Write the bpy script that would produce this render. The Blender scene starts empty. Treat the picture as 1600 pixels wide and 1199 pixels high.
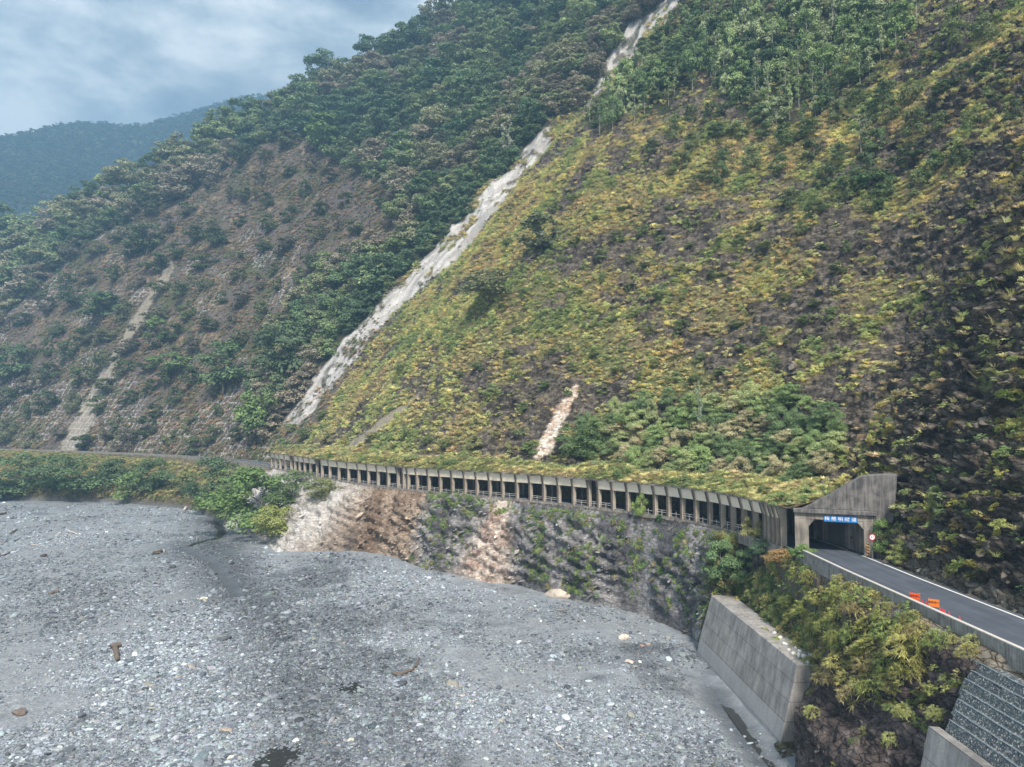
import bpy, bmesh, math, random
import numpy as np
from mathutils import Vector, Matrix
R = math.radians
rng = np.random.default_rng(7); random.seed(7)
SC = bpy.context.scene

# ------------------------------------------------------------------ camera, sky, sun, exposure
F = 1111.0; PIT = math.atan(58.5 / F); H = 38.0
CP, SP = math.cos(PIT), math.sin(PIT)
cam_d = bpy.data.cameras.new('camera'); cam = bpy.data.objects.new('camera', cam_d); SC.collection.objects.link(cam)
cam.location = (0, 0, H); cam.rotation_euler = (R(90) + PIT, 0, 0)
cam_d.sensor_width = 36; cam_d.lens = 36 * F / 1600; cam_d.clip_start = 0.5; cam_d.clip_end = 12000
SC.camera = cam
SUN_EL, SUN_AZ = 48, 172     # compass azimuth: the sun stands behind the camera
W = bpy.data.worlds.new('World'); SC.world = W; W.use_nodes = True
wn = W.node_tree.nodes; wl = W.node_tree.links
bg = wn['Background']; bg.inputs[1].default_value = 0.12
sky = wn.new('ShaderNodeTexSky'); sky.sky_type = 'NISHITA'; sky.sun_disc = False
sky.sun_elevation = R(SUN_EL); sky.sun_rotation = R(SUN_AZ); sky.dust_density = 2.0; sky.air_density = 1.2
tc = wn.new('ShaderNodeTexCoord'); mp = wn.new('ShaderNodeMapping'); mp.inputs['Scale'].default_value = (1.3, 1.3, 2.6)
mp.inputs['Location'].default_value = (0.9, 0.4, 0.55)
n1 = wn.new('ShaderNodeTexNoise'); n1.inputs['Scale'].default_value = 3.4; n1.inputs['Detail'].default_value = 9; n1.inputs['Roughness'].default_value = .56
n1.inputs['Distortion'].default_value = .15
cr = wn.new('ShaderNodeValToRGB'); e = cr.color_ramp.elements
e[0].position = .40; e[0].color = (1.8, 2.2, 2.7, 1); e[1].position = .60; e[1].color = (6.5, 6.7, 6.6, 1)
m_ = cr.color_ramp.elements.new(.5); m_.color = (3.4, 3.9, 4.2, 1)
mx = wn.new('ShaderNodeMix'); mx.data_type = 'RGBA'; mx.inputs[0].default_value = .97
wl.new(tc.outputs['Generated'], mp.inputs[0]); wl.new(mp.outputs[0], n1.inputs['Vector']); wl.new(n1.outputs['Fac'], cr.inputs[0])
wl.new(sky.outputs[0], mx.inputs[6]); wl.new(cr.outputs[0], mx.inputs[7])
# an overcast sky is brighter overhead than near the horizon
sz = wn.new('ShaderNodeSeparateXYZ'); wl.new(tc.outputs['Generated'], sz.inputs[0])
zr = wn.new('ShaderNodeMapRange'); zr.inputs['From Min'].default_value = .45; zr.inputs['From Max'].default_value = 1.0; zr.inputs['To Min'].default_value = 1.0; zr.inputs['To Max'].default_value = 1.6
wl.new(sz.outputs[2], zr.inputs['Value'])
vm = wn.new('ShaderNodeVectorMath'); vm.operation = 'SCALE'; wl.new(mx.outputs[2], vm.inputs[0]); wl.new(zr.outputs[0], vm.inputs['Scale']); wl.new(vm.outputs[0], bg.inputs[0])
sd = bpy.data.lights.new('sun', 'SUN'); sun = bpy.data.objects.new('sun', sd); SC.collection.objects.link(sun)
sd.energy = 4.2; sd.angle = R(10); sd.color = (1, .91, .80)
_d = Vector((math.sin(R(SUN_AZ)) * math.cos(R(SUN_EL)), math.cos(R(SUN_AZ)) * math.cos(R(SUN_EL)), math.sin(R(SUN_EL))))
sun.rotation_euler = _d.to_track_quat('Z', 'Y').to_euler()
vs = SC.view_settings; vs.view_transform = 'Standard'; vs.look = 'None'; vs.exposure = 0.52; vs.gamma = 1
SC.cycles.max_bounces = 5; SC.cycles.diffuse_bounces = 3; SC.cycles.volume_bounces = 0; SC.cycles.transparent_max_bounces = 4
SC.cycles.use_denoising = True

# ------------------------------------------------------------------ maths helpers
def ray(px, py):
    Y = (599.5 - py) / F
    return np.array([(px - 800) / F, CP - Y * SP, SP + Y * CP])
def at_z(px, py, z):
    r = ray(px, py); t = (z - H) / r[2]; return np.array([0, 0, H]) + r * t
def at_x(px, py, x):
    r = ray(px, py); return np.array([0, 0, H]) + r * (x / r[0])
def at_d(px, py, d):
    r = ray(px, py); return np.array([0, 0, H]) + r * (d / r[1])
def proj(x, y, z):
    dep = y * CP + (z - H) * SP; up = -y * SP + (z - H) * CP
    return 800 + F * x / dep, 599.5 - F * up / dep
_P = np.random.default_rng(3).permutation(4096); _V = np.random.default_rng(4).random(4096) * 2 - 1
def vnoise(x, y, z=0.0, seed=0):
    x = np.asarray(x, float); y = np.asarray(y, float); z = np.zeros_like(x) + z
    xi = np.floor(x); yi = np.floor(y); zi = np.floor(z)
    fx, fy, fz = x - xi, y - yi, z - zi
    fx = fx * fx * fx * (fx * (fx * 6 - 15) + 10); fy = fy * fy * fy * (fy * (fy * 6 - 15) + 10); fz = fz * fz * (3 - 2 * fz)
    xi = xi.astype(np.int64); yi = yi.astype(np.int64); zi = zi.astype(np.int64)
    def h(a, b, c): return _V[_P[(_P[(_P[(a + seed * 57) & 4095] + b) & 4095] + c) & 4095]]
    r = 0
    for dx in (0, 1):
        for dy in (0, 1):
            w = (fx if dx else 1 - fx) * (fy if dy else 1 - fy)
            r = r + w * ((1 - fz) * h(xi + dx, yi + dy, zi) + fz * h(xi + dx, yi + dy, zi + 1))
    return r
def fbm(x, y, z=0.0, o=4, seed=0, g=.5):
    a, r, f, t = 1.0, 0, 1.0, 0
    for i in range(o):
        r = r + a * vnoise(x * f, y * f, np.asarray(z) * f, seed + i); t += a; a *= g; f *= 2.03
    return r / t
def ridged(x, y, z=0.0, o=4, seed=0):
    a, r, f, t = 1.0, 0, 1.0, 0
    for i in range(o):
        r = r + a * (1 - 2 * np.abs(vnoise(x * f, y * f, np.asarray(z) * f, seed + i))); t += a; a *= .55; f *= 2.1
    return r / t
def sstep(a, b, x):
    t = np.clip((x - a) / (b - a), 0, 1); return t * t * (3 - 2 * t)
def pdist(x, y, P, values=None):
    """distance to polyline, sign (+ on the left of travel), arc position, index interpolation of values"""
    P = np.asarray(P, float); best = np.full(x.shape, 1e18); sg = np.zeros(x.shape); ar = np.zeros(x.shape)
    vv = np.zeros(x.shape) if values is not None else None
    L = 0
    for i in range(len(P) - 1):
        a, b = P[i, :2], P[i + 1, :2]; d = b - a; l2 = d @ d; l = math.sqrt(l2)
        t = np.clip(((x - a[0]) * d[0] + (y - a[1]) * d[1]) / l2, 0, 1)
        dx = x - a[0] - t * d[0]; dy = y - a[1] - t * d[1]; q = dx * dx + dy * dy
        m = q < best
        best = np.where(m, q, best)
        cr_ = d[0] * (y - a[1]) - d[1] * (x - a[0])
        sg = np.where(m, np.where(cr_ > 0, 1, -1), sg); ar = np.where(m, L + t * l, ar)
        if values is not None: vv = np.where(m, values[i] * (1 - t) + values[i + 1] * t, vv)
        L += l
    return np.sqrt(best), sg, ar, vv
def inpoly(x, y, P):
    P = np.asarray(P); r = np.zeros(x.shape, bool); n = len(P)
    for i in range(n):
        x1, y1 = P[i]; x2, y2 = P[(i + 1) % n]
        if y1 == y2: continue
        c = ((y1 > y) != (y2 > y)) & (x < (x2 - x1) * (y - y1) / (y2 - y1) + x1); r ^= c
    return r

# ------------------------------------------------------------------ plan of the valley
# G: outer edge of the road, from the right end of the open road, along the gallery and away to the left
G = [(39.6, -40), (39.6, 60), (39.6, 85), (39.9, 98), (40.4, 105)]
G += [tuple(at_z(*q, 19.0)[:2]) for q in [(1160, 836), (1120, 825), (1060, 813), (980, 802), (920, 795), (870, 789), (808, 782.5), (746, 777.5),
      (704, 774), (632, 767), (590, 762), (544, 755.5), (500, 748.5), (466, 741.5), (424, 732)]]
G += [(-114, 311), (-134, 338), (-170, 371), (-216, 403), (-274, 437), (-335, 465), (-470, 520), (-900, 700)]
G = np.array(G)
for _ in range(1):
    G2 = G.copy(); G2[4:-1] = .25 * G[3:-2] + .5 * G[4:-1] + .25 * G[5:]; G = G2
GL = np.concatenate([[0], np.cumsum(np.hypot(*np.diff(G, axis=0).T))])
def g_at(a):
    return np.stack([np.interp(a, GL, G[:, 0]), np.interp(a, GL, G[:, 1])], -1)
def g_cross(px):
    """arc position where the view plane through column px crosses G"""
    k = (px - 800) / F
    f = G[:, 0] - k * G[:, 1]
    for i in range(3, len(G) - 1):
        if f[i] >= 0 > f[i + 1] or f[i] <= 0 < f[i + 1]:
            t = f[i] / (f[i] - f[i + 1]); return GL[i] + t * (GL[i + 1] - GL[i])
    return None
A0 = GL[3] + 4.0                 # portal
A1 = g_cross(426)                # far end of the gallery
# T: foot of the banks along the river bed, with the height of the bed there
TP = [(-250, 782, 0), (0, 782, 0), (187, 786, 0), (300, 797, 0), (340, 815, 0), (365, 830, 0), (400, 842, 0), (428, 864, 1), (500, 862, 2), (560, 862, 2.2), (610, 870, 2.2), (668, 893, 1.5),
      (700, 897, 1), (756, 910, .5), (811, 915, .5), (895, 936, .5), (998, 959, 0), (1049, 980, 0), (1080, 994, 0), (1090, 1018, 0), (1218, 1159, 0), (1236, 1199, 0)]
T = [at_z(*q) for q in TP] + [np.array([30.8, 60, 0]), np.array([31, -40, 0])]
T[-5][0] = 31.0; T[-4][0] = 31.0
T = np.array([[-900, 480, 0]] + [list(t) for t in T])
_tz = T[:, 2].copy()
CH = [at_z(*q, 0)[:2] for q in [(330, 812), (348, 826), (342, 838), (310, 846), (288, 856), (305, 868), (335, 882), (352, 900), (372, 930)]]   # stream
def bedz(x, y):
    x = np.asarray(x, float); y = np.asarray(y, float)
    d, s, a, v = pdist(x, y, T, _tz)
    z = v * np.exp(-(d / 26) ** 2)
    z = z + .45 * fbm(x / 30, y / 30, 0, 3, 11) + .18 * fbm(x / 7, y / 7, 0, 3, 12)
    d2, _, a2, _ = pdist(x, y, CH)
    z = z - .7 * np.exp(-(d2 / 2.4) ** 2)
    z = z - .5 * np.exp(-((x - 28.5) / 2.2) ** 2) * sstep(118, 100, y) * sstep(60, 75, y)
    z = z - .45 * np.exp(-(((x + 26) / 5) ** 2 + ((y - 82) / 9) ** 2)) - .3 * np.exp(-(((x + 24) / 4) ** 2 + ((y - 104) / 4) ** 2))
    return z

def upper(s, a, x, y):
    """height of the mountain s metres behind the outer edge of the road"""
    gal = sstep(A0 - 1, A0 + 1, a) * (1 - sstep(A1 - 4, A1 + 4, a))          # gallery stretch
    cliff = 1 - sstep(A0 - 6, A0 + 14, a)                                   # open road on the right
    left = sstep(A1 - 6, A1 + 15, a)
    n = fbm(x / 95, y / 95, 0, 3, 21); n2 = ridged(x / 42, y / 42, 0, 3, 24)
    st = 8.9 + 1.2 * cliff + 3.0 * left
    t = np.maximum(s - st, 0)
    zg = 26.6 + .3 * np.minimum(t, 5) + 1.22 * np.maximum(t - 5, 0) + .0016 * np.clip(t - 60, 0, 240) ** 2 * .5
    zl = 20.3 + 1.5 * np.minimum(t, 40) + 1.33 * np.maximum(t - 40, 0)
    zc = 19.7 + 2.3 * np.minimum(t, 30) + 1.6 * np.clip(t - 30, 0, 60) + 1.3 * np.maximum(t - 90, 0)
    z = zg * (1 - left) + zl * left
    # the right-hand cliff fades into the open slope further from the road
    z = z * (1 - cliff) + zc * cliff
    grow = sstep(6, 90, t)
    z = z + grow * (13 * n + 7 * n2 * sstep(10, 60, t)) + 1.6 * fbm(x / 11, y / 11, 0, 3, 27) * sstep(2, 16, t)
    z = z + 3.2 * ridged(x / 19, y / 19, 0, 3, 29) * sstep(14, 40, t) * (1 - cliff)
    z = z + cliff * 3.0 * ridged(x / 13, y / 13, 0, 3, 31) * sstep(.5, 9, t)
    z = np.where(s < st, 19.25 + 0 * z, z)
    return z

def lower(x, y, s, a):
    """height between the foot of the bank and the road edge"""
    dT, sT, aT, tz = pdist(x, y, T, _tz)
    fr = dT / (dT + s + 1e-6)
    left = sstep(A1 - 25, A1 + 10, a)
    zt = tz - .4
    p_cliff = sstep(0, .8, fr) * .92 + .08 * sstep(.8, 1, fr)
    p_bank = .18 * sstep(0, .05, fr) + .62 * np.clip(fr, 0, 1) ** .8 + .2 * sstep(.5, 1, fr)
    n = ridged(x / 9, y / 9, 0, 3, 41); n2 = fbm(x / 16, y / 16, 0, 2, 45)
    env = 4 * np.clip(fr, 0, 1) * np.clip(1 - fr, 0, 1)
    z = zt + (19 - zt) * (p_cliff * (1 - left) + p_bank * left)
    z = z + env * (1.3 * n + 2.2 * n2)
    # terrace behind the big retaining wall and the hollow beside it
    wz = sstep(86.5, 87.8, y) * sstep(121, 118.6, y) * (x > 20)
    zw = np.where(x < 34.3, -2.0 + 0 * x, np.where(x < 36.8, np.clip(-2 + (x - 34.3) * 16, -2, 8.2), 8.3 + sstep(37.0, 38.8, x) * 5.0 + sstep(38.6, 39.4, x) * 5))
    z = z * (1 - wz) + zw * wz
    hz = sstep(87.8, 86.5, y) * (x > 20)
    x0 = 31.0 + 3.2 * sstep(80, 86, y)
    fx = np.clip((x - x0) / (39.2 - x0), 0, 1)
    zh = -.4 + 19.6 * (.30 * sstep(0, .10, fx) + .25 * fx + .45 * sstep(.30, .95, fx)) + env * 1.5 * n
    z = np.where(hz > 0, z * (1 - hz) + zh * hz, z)
    gz = sstep(58.2, 57.0, y) * (x > 20)                      # ground kept behind gabion and lower wall
    zg = np.where(x < 33.4, -2.0, np.where(x < 34.6, 12.6, np.clip(12.6 + (x - 34.6) * 1.25, 12.6, 19.1)))
    z = np.where(gz > 0, z * (1 - gz) + zg * gz, z)
    return np.where(sT > 0, z, tz - 4)      # river side: sunk below the bed

_crest = None
def hfun(x, y):
    x = np.asarray(x, float); y = np.asarray(y, float)
    d, sg, a, _ = pdist(x, y, G)
    up = sg < 0
    zu = upper(np.where(up, d, 0), a, x, y)
    zl = lower(x, y, d, a)
    z = np.where(up, np.where(d < 8.8, 19.25, zu), zl)
    # gullies
    for P, w, dep in GUL:
        gd, _, _, _ = pdist(x, y, P)
        z = z - dep * np.exp(-(gd / w) ** 2) * up * sstep(9, 40, d)
    if _crest is not None:
        th = np.arctan2(x, y); r = np.hypot(x, y)
        rc = np.interp(th, _crest[0], _crest[1]); zc = np.interp(th, _crest[0], _crest[2])
        over = np.maximum(r - rc, 0)
        z = np.where(over > 0, np.minimum(z, zc - .75 * over + 6 * (1 - np.exp(-over / 12))), z)
    return z
GUL = []
_RR = np.geomspace(42, 1500, 3000)
def hit(px, py, skip=0):
    r = ray(px, py); t = _RR / math.hypot(r[0], r[1])
    x, y, z = r[0] * t, r[1] * t, H + r[2] * t
    zt = hfun(x, y); b = np.nonzero((zt > z) & (_RR > skip))[0]
    if len(b) == 0: return None
    i = b[0]; return np.array([x[i], y[i], zt[i]])
# crest of the mountain: where these sight lines meet the slope; behind it the ground falls away
cr_px = [(-400, 470), (-200, 420), (-60, 385), (0, 374), (60, 356), (120, 338), (180, 306), (240, 272), (300, 238), (335, 210), (370, 190), (400, 178), (440, 168), (470, 150), (485, 128), (530, 108),
         (590, 88), (640, 55), (690, 22), (730, 2), (800, -45), (900, -110), (1000, -160), (1200, -230), (1400, -300), (1900, -400)]
cth, cr_, cz = [], [], []
for q in cr_px:
    p = hit(*q)
    if p is None: continue
    cth.append(math.atan2(p[0], p[1])); cr_.append(min(math.hypot(p[0], p[1]), 900)); cz.append(p[2])
cr_ = np.convolve(np.pad(cr_, 1, 'edge'), [.25, .5, .25], 'valid')
cz2 = []
for q, th, rc in zip([q for q in cr_px if hit(*q) is not None], cth, cr_):
    r = ray(*q); cz2.append(H + r[2] * rc / math.hypot(r[0], r[1]))
_crest = (np.array(cth), cr_, np.array(cz2))
print('CREST', [(int(a), int(b)) for a, b in zip(_crest[1], _crest[2])])
def plan(pts, lim=None):
    out = []
    for q in pts:
        p = hit(*q)
        if p is None:
            th = math.atan2(*(ray(*q)[:2])); rc = np.interp(th, _crest[0], _crest[1]) + 60
            p = np.array([math.sin(th) * rc, math.cos(th) * rc, 0])
        out.append(p[:2])
    return np.array(out)
CHUTE = [(455, 662), (480, 632), (520, 580), (565, 525), (610, 478), (650, 440), (690, 400), (715, 375), (745, 340), (775, 305), (805, 275), (830, 245), (852, 222)]
CHUTE_W = [90, 92, 88, 84, 78, 78, 98, 122, 120, 112, 92, 70, 36]
CHUTE2 = [(926, 152), (950, 125), (975, 92), (1000, 62), (1030, 25), (1065, 8)]
CHUTE2_W = [26, 52, 66, 72, 84, 70]
SL1 = [(112, 695), (135, 650), (160, 590), (185, 545), (215, 500), (240, 455), (265, 410)]
_g1 = plan(CHUTE + CHUTE2); _g2 = plan(SL1)
_g3 = plan([(1395, 770), (1390, 700), (1400, 600), (1420, 480), (1400, 330), (1360, 200)])
GUL = [(_g1, 13, 7.0), (_g2, 9, 3.0), (_g3, 12, 5.0)]

# ------------------------------------------------------------------ materials and mesh helpers
def new_mat(name):
    m = bpy.data.materials.new(name); m.use_nodes = True
    nt = m.node_tree; return m, nt, nt.nodes, nt.links, nt.nodes['Principled BSDF']
def noise_node(N, L, scale, detail=5, rough=.55, coord=None):
    n = N.new('ShaderNodeTexNoise'); n.inputs['Scale'].default_value = scale; n.inputs['Detail'].default_value = detail; n.inputs['Roughness'].default_value = rough
    if coord is not None: L.new(coord, n.inputs['Vector'])
    return n
def ramp(N, stops, interp='LINEAR'):
    r = N.new('ShaderNodeValToRGB'); r.color_ramp.interpolation = interp; e = r.color_ramp.elements
    while len(e) < len(stops): e.new(.5)
    for i, (p, c) in enumerate(stops):
        e[i].position = p; e[i].color = (*c, 1) if len(c) == 3 else c
    return r
def g3(v): return (v, v, v)
def mixn(N, L, mode, fac, a, b):
    m = N.new('ShaderNodeMix'); m.data_type = 'RGBA'; m.blend_type = mode; m.clamp_factor = True
    for i, v in ((0, fac), (6, a), (7, b)):
        if hasattr(v, 'links'): L.new(v, m.inputs[i])
        elif isinstance(v, (int, float)): m.inputs[i].default_value = v if i == 0 else (v, v, v, 1)
        else: m.inputs[i].default_value = (*v, 1)
    return m.outputs[2]
def concrete(name, base=(.3, .3, .3), dark=(.1, .1, .1), stain=.5, scale=1.0, streak=True, bump=.15, boards=0):
    m, nt, N, L, B = new_mat(name); B.inputs['Roughness'].default_value = .9
    tcn = N.new('ShaderNodeTexCoord'); co = tcn.outputs['Object']
    a = noise_node(N, L, .55 * scale, 6, .6, co)
    mp_ = N.new('ShaderNodeMapping'); mp_.inputs['Scale'].default_value = (1.8 * scale, 1.8 * scale, .16 * scale); L.new(co, mp_.inputs[0])
    b = noise_node(N, L, 1.2, 6, .6, mp_.outputs[0])
    f = noise_node(N, L, 9 * scale, 4, .7, co)
    r1 = ramp(N, [(.38, g3(0)), (.62, g3(1))]); L.new(a.outputs['Fac'], r1.inputs[0])
    r2 = ramp(N, [(.42, g3(0)), (.6, g3(1))]); L.new(b.outputs['Fac'], r2.inputs[0])
    st = mixn(N, L, 'MIX', .5 if streak else .0, r1.outputs[0], r2.outputs[0])
    c1 = mixn(N, L, 'MIX', st, dark, base)
    c1 = mixn(N, L, 'MIX', 1 - stain, c1, base)
    c2 = mixn(N, L, 'MULTIPLY', .5, c1, ramp_out(N, L, f.outputs['Fac'], [(.2, g3(.55)), (.8, g3(1.35))]))
    if boards:
        sp = N.new('ShaderNodeSeparateXYZ'); L.new(co, sp.inputs[0])
        w = N.new('ShaderNodeMath'); w.operation = 'MULTIPLY'; w.inputs[1].default_value = 1 / boards; L.new(sp.outputs[2], w.inputs[0])
        fr = N.new('ShaderNodeMath'); fr.operation = 'FRACT'; L.new(w.outputs[0], fr.inputs[0])
        c2 = mixn(N, L, 'MULTIPLY', .55, c2, ramp_out(N, L, fr.outputs[0], [(0, g3(.25)), (.035, g3(.4)), (.06, g3(1)), (1, g3(1))]))
    L.new(c2, B.inputs['Base Color'])
    bm = N.new('ShaderNodeBump'); bm.inputs['Strength'].default_value = bump; bm.inputs['Distance'].default_value = .15; L.new(f.outputs['Fac'], bm.inputs['Height']); L.new(bm.outputs[0], B.inputs['Normal'])
    return m
def ramp_out(N, L, src, stops, interp='LINEAR'):
    r = ramp(N, stops, interp); L.new(src, r.inputs[0]); return r.outputs[0]

def mesh_obj(name, verts, faces, mat, parent=None, smooth=False):
    me = bpy.data.meshes.new(name); me.from_pydata([tuple(map(float, v)) for v in verts], [], faces); me.update()
    if smooth: me.shade_smooth()
    if mat: me.materials.append(mat)
    o = bpy.data.objects.new(name, me); SC.collection.objects.link(o); o.parent = parent
    return o
def tag(o, label=None, cat=None, group=None, kind=None):
    if label: o['label'] = label
    if cat: o['category'] = cat
    if group: o['group'] = group
    if kind: o['kind'] = kind
    return o
def empty(name, loc, label, cat, group=None, rz=0):
    o = bpy.data.objects.new(name, None); SC.collection.objects.link(o); o.location = loc; o.rotation_euler = (0, 0, rz); o.empty_display_size = .5
    return tag(o, label, cat, group)
def copy_tree(o, parent=None):
    c = o.copy(); SC.collection.objects.link(c); c.parent = parent
    for ch in o.children: copy_tree(ch, c)
    return c
def grid_mesh(name, X, Y, Z, mat, attrs=None, keep=None, smooth=True):
    n, m = X.shape
    v = np.stack([X, Y, Z], -1).reshape(-1, 3).astype(np.float32)
    idx = np.arange(n * m).reshape(n, m)
    q = np.stack([idx[:-1, :-1], idx[1:, :-1], idx[1:, 1:], idx[:-1, 1:]], -1).reshape(-1, 4)
    if keep is not None: q = q[keep[:-1, :-1].reshape(-1) | keep[1:, 1:].reshape(-1)]
    me = bpy.data.meshes.new(name); me.vertices.add(len(v)); me.vertices.foreach_set('co', v.reshape(-1))
    me.loops.add(q.size); me.loops.foreach_set('vertex_index', q.reshape(-1).astype(np.int32))
    me.polygons.add(len(q)); me.polygons.foreach_set('loop_start', (np.arange(len(q)) * 4).astype(np.int32))
    me.update(calc_edges=True)
    if smooth: me.shade_smooth()
    for k, a in (attrs or {}).items():
        if a.ndim == 3:
            at = me.attributes.new(k, 'FLOAT_COLOR', 'POINT'); c = np.concatenate([a.reshape(-1, 3), np.ones((n * m, 1))], 1).astype(np.float32); at.data.foreach_set('color', c.reshape(-1))
        else:
            at = me.attributes.new(k, 'FLOAT', 'POINT'); at.data.foreach_set('value', a.reshape(-1).astype(np.float32))
    me.materials.append(mat)
    o = bpy.data.objects.new(name, me); SC.collection.objects.link(o); return o
class MB:
    def __init__(s): s.v = []; s.f = []
    def add(s, v, f):
        n = len(s.v); s.v += [tuple(map(float, q)) for q in v]; s.f += [tuple(i + n for i in q) for q in f]; return s
    def hexa(s, c8):
        return s.add(c8, [(0, 3, 2, 1), (4, 5, 6, 7), (0, 1, 5, 4), (1, 2, 6, 5), (2, 3, 7, 6), (3, 0, 4, 7)])
    def box(s, c, d, ax=None):
        ax = ax or ((1, 0, 0), (0, 1, 0), (0, 0, 1)); A = [Vector(a) * (k / 2) for a, k in zip(ax, d)]; c = Vector(c); p = []
        for z in (-1, 1):
            for x, y in ((-1, -1), (1, -1), (1, 1), (-1, 1)): p.append(c + A[0] * x + A[1] * y + A[2] * z)
        return s.hexa(p)
    def tube(s, pts, rad, n=8, caps=True):
        pts = [Vector(p) for p in pts]; rings = []; rr = rad if hasattr(rad, '__len__') else [rad] * len(pts)
        prev = None
        for i, p in enumerate(pts):
            t = (pts[min(i + 1, len(pts) - 1)] - pts[max(i - 1, 0)]).normalized()
            u = t.orthogonal().normalized() if prev is None else (prev - t * prev.dot(t)).normalized()
            prev = u; w = t.cross(u)
            rings.append([p + (u * math.cos(2 * math.pi * k / n) + w * math.sin(2 * math.pi * k / n)) * rr[i] for k in range(n)])
        v = [q for r in rings for q in r]; f = []
        for i in range(len(pts) - 1):
            for k in range(n): f.append((i * n + k, i * n + (k + 1) % n, (i + 1) * n + (k + 1) % n, (i + 1) * n + k))
        if caps: f.append(tuple(range(n - 1, -1, -1))); f.append(tuple((len(pts) - 1) * n + k for k in range(n)))
        return s.add(v, f)
    def build(s, name, mat, parent=None, smooth=False): return mesh_obj(name, s.v, s.f, mat, parent, smooth)

# ------------------------------------------------------------------ terrain: mountain side, banks and cliffs in one sheet
NC, NR = 1250, 900
px_c = np.linspace(-260, 1860, NC); TH = np.arctan2((px_c - 800) / F, 1.0)
RRf = np.geomspace(44, 1600, 2600)
Xf = np.sin(TH)[:, None] * RRf; Yf = np.cos(TH)[:, None] * RRf
Zf = hfun(Xf, Yf)
el = np.arctan2(Zf - H, RRf[None, :])
vis = el >= np.maximum.accumulate(el, 1) - .012
dr = np.diff(RRf)[None, :]; dz = np.diff(Zf, axis=1)
w = np.sqrt(dr ** 2 + dz ** 2) / RRf[None, 1:]
wv = np.abs(np.diff(el, axis=1)) * 1.1 * vis[:, 1:] + w * .14 + 1e-5
cum = np.concatenate([np.zeros((NC, 1)), np.cumsum(wv, 1)], 1)
cum = cum / cum[:, -1:]
ker = np.hanning(9); ker /= ker.sum()
cum = np.apply_along_axis(lambda v: np.convolve(np.pad(v, 4, 'edge'), ker, 'valid'), 0, cum)
RG = np.stack([np.interp(np.linspace(0, 1, NR), cum[i], RRf) for i in range(NC)])
X = np.sin(TH)[:, None] * RG; Y = np.cos(TH)[:, None] * RG; Z = hfun(X, Y)
del Xf, Yf, Zf
gd, gs, ga, _ = pdist(X, Y, G); td, ts, ta, _ = pdist(X, Y, T)
S = np.where(gs < 0, gd, -gd)                # metres uphill of the outer road edge
aM = lambda px: g_cross(px)
# --- what grows or lies where (masks in plan)
f1 = plan([(-260, 480), (-100, 420), (0, 372), (180, 300), (370, 180), (480, 115), (600, 80), (700, 5), (900, -60), (1100, -60), (1075, 0), (1030, 20), (985, 70), (950, 120), (920, 160), (860, 212), (800, 262), (740, 325), (690, 385), (625, 440), (560, 515), (490, 610), (440, 668), (400, 705), (385, 660), (395, 590), (440, 520), (500, 440), (580, 395), (640, 360), (600, 300), (540, 240), (470, 205), (380, 240), (300, 300), (215, 335), (130, 380), (60, 440), (0, 500), (-260, 560)])
f2 = plan([(1075, 0), (1100, -60), (1440, -60), (1440, 40), (1400, 90), (1320, 140), (1250, 190), (1170, 170), (1110, 130), (1040, 160), (960, 200), (900, 205), (950, 150), (1000, 90)])
b1 = plan([(-260, 600), (0, 500), (60, 440), (130, 380), (215, 335), (300, 300), (380, 240), (470, 205), (540, 240), (600, 300), (640, 360), (580, 395), (500, 440), (440, 520), (395, 590), (380, 712), (-260, 712)])
jx = X + 9 * fbm(X / 22, Y / 22, Z / 22, 3, 51); jy = Y + 9 * fbm(X / 22, Y / 22, Z / 22, 3, 55)
M_for = inpoly(jx, jy, f1) & (S > 14)
M_for2 = inpoly(jx, jy, f2) & (S > 14)
M_br = (inpoly(jx, jy, b1) & (S > 10)) | ((ga > A1 + 12) & (S > 9) & (S < 60) & ~M_for)
def strip(P, wd, seed, k_=.75):
    P = np.asarray(P); r = np.hypot(P[:, 0], P[:, 1])
    wm = np.interp(np.arange(len(P)), np.arange(len(wd)), wd) * r / F * .5
    d, sg, a, v = pdist(X, Y, P, list(wm))
    # width measured across the sight line, roughly across the strip
    d = d + v * k_ * fbm(X / 7, Y / 7, Z / 7, 5, seed, .62)
    return np.clip((v * .8 - d) / (v * .25 + .2), 0, 1)
_pc = plan(CHUTE); _pc2 = plan(CHUTE2)
M_pale = np.maximum(strip(_pc, CHUTE_W, 61), strip(_pc2, CHUTE2_W, 62))
M_pale *= sstep(20, 30, S)
M_pale *= 1 - .8 * sstep(.22, .42, fbm(X / 5, Y / 5, Z / 5, 3, 66) + .25 * (Z > 160))
M_sl1 = strip(_g2, [66, 52, 36, 32, 32, 28, 20], 63, .4) * (S > 9)
_psl = plan([(848, 712), (862, 680), (876, 650), (890, 625), (900, 608)]); M_sl2 = strip(_psl, [46, 44, 40, 36, 20], 64) * (S > 9)
_psl3 = plan([(545, 700), (585, 672), (620, 645), (655, 620)]); M_sl3 = strip(_psl3, [30, 24, 18, 12], 65) * (S > 12)
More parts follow.
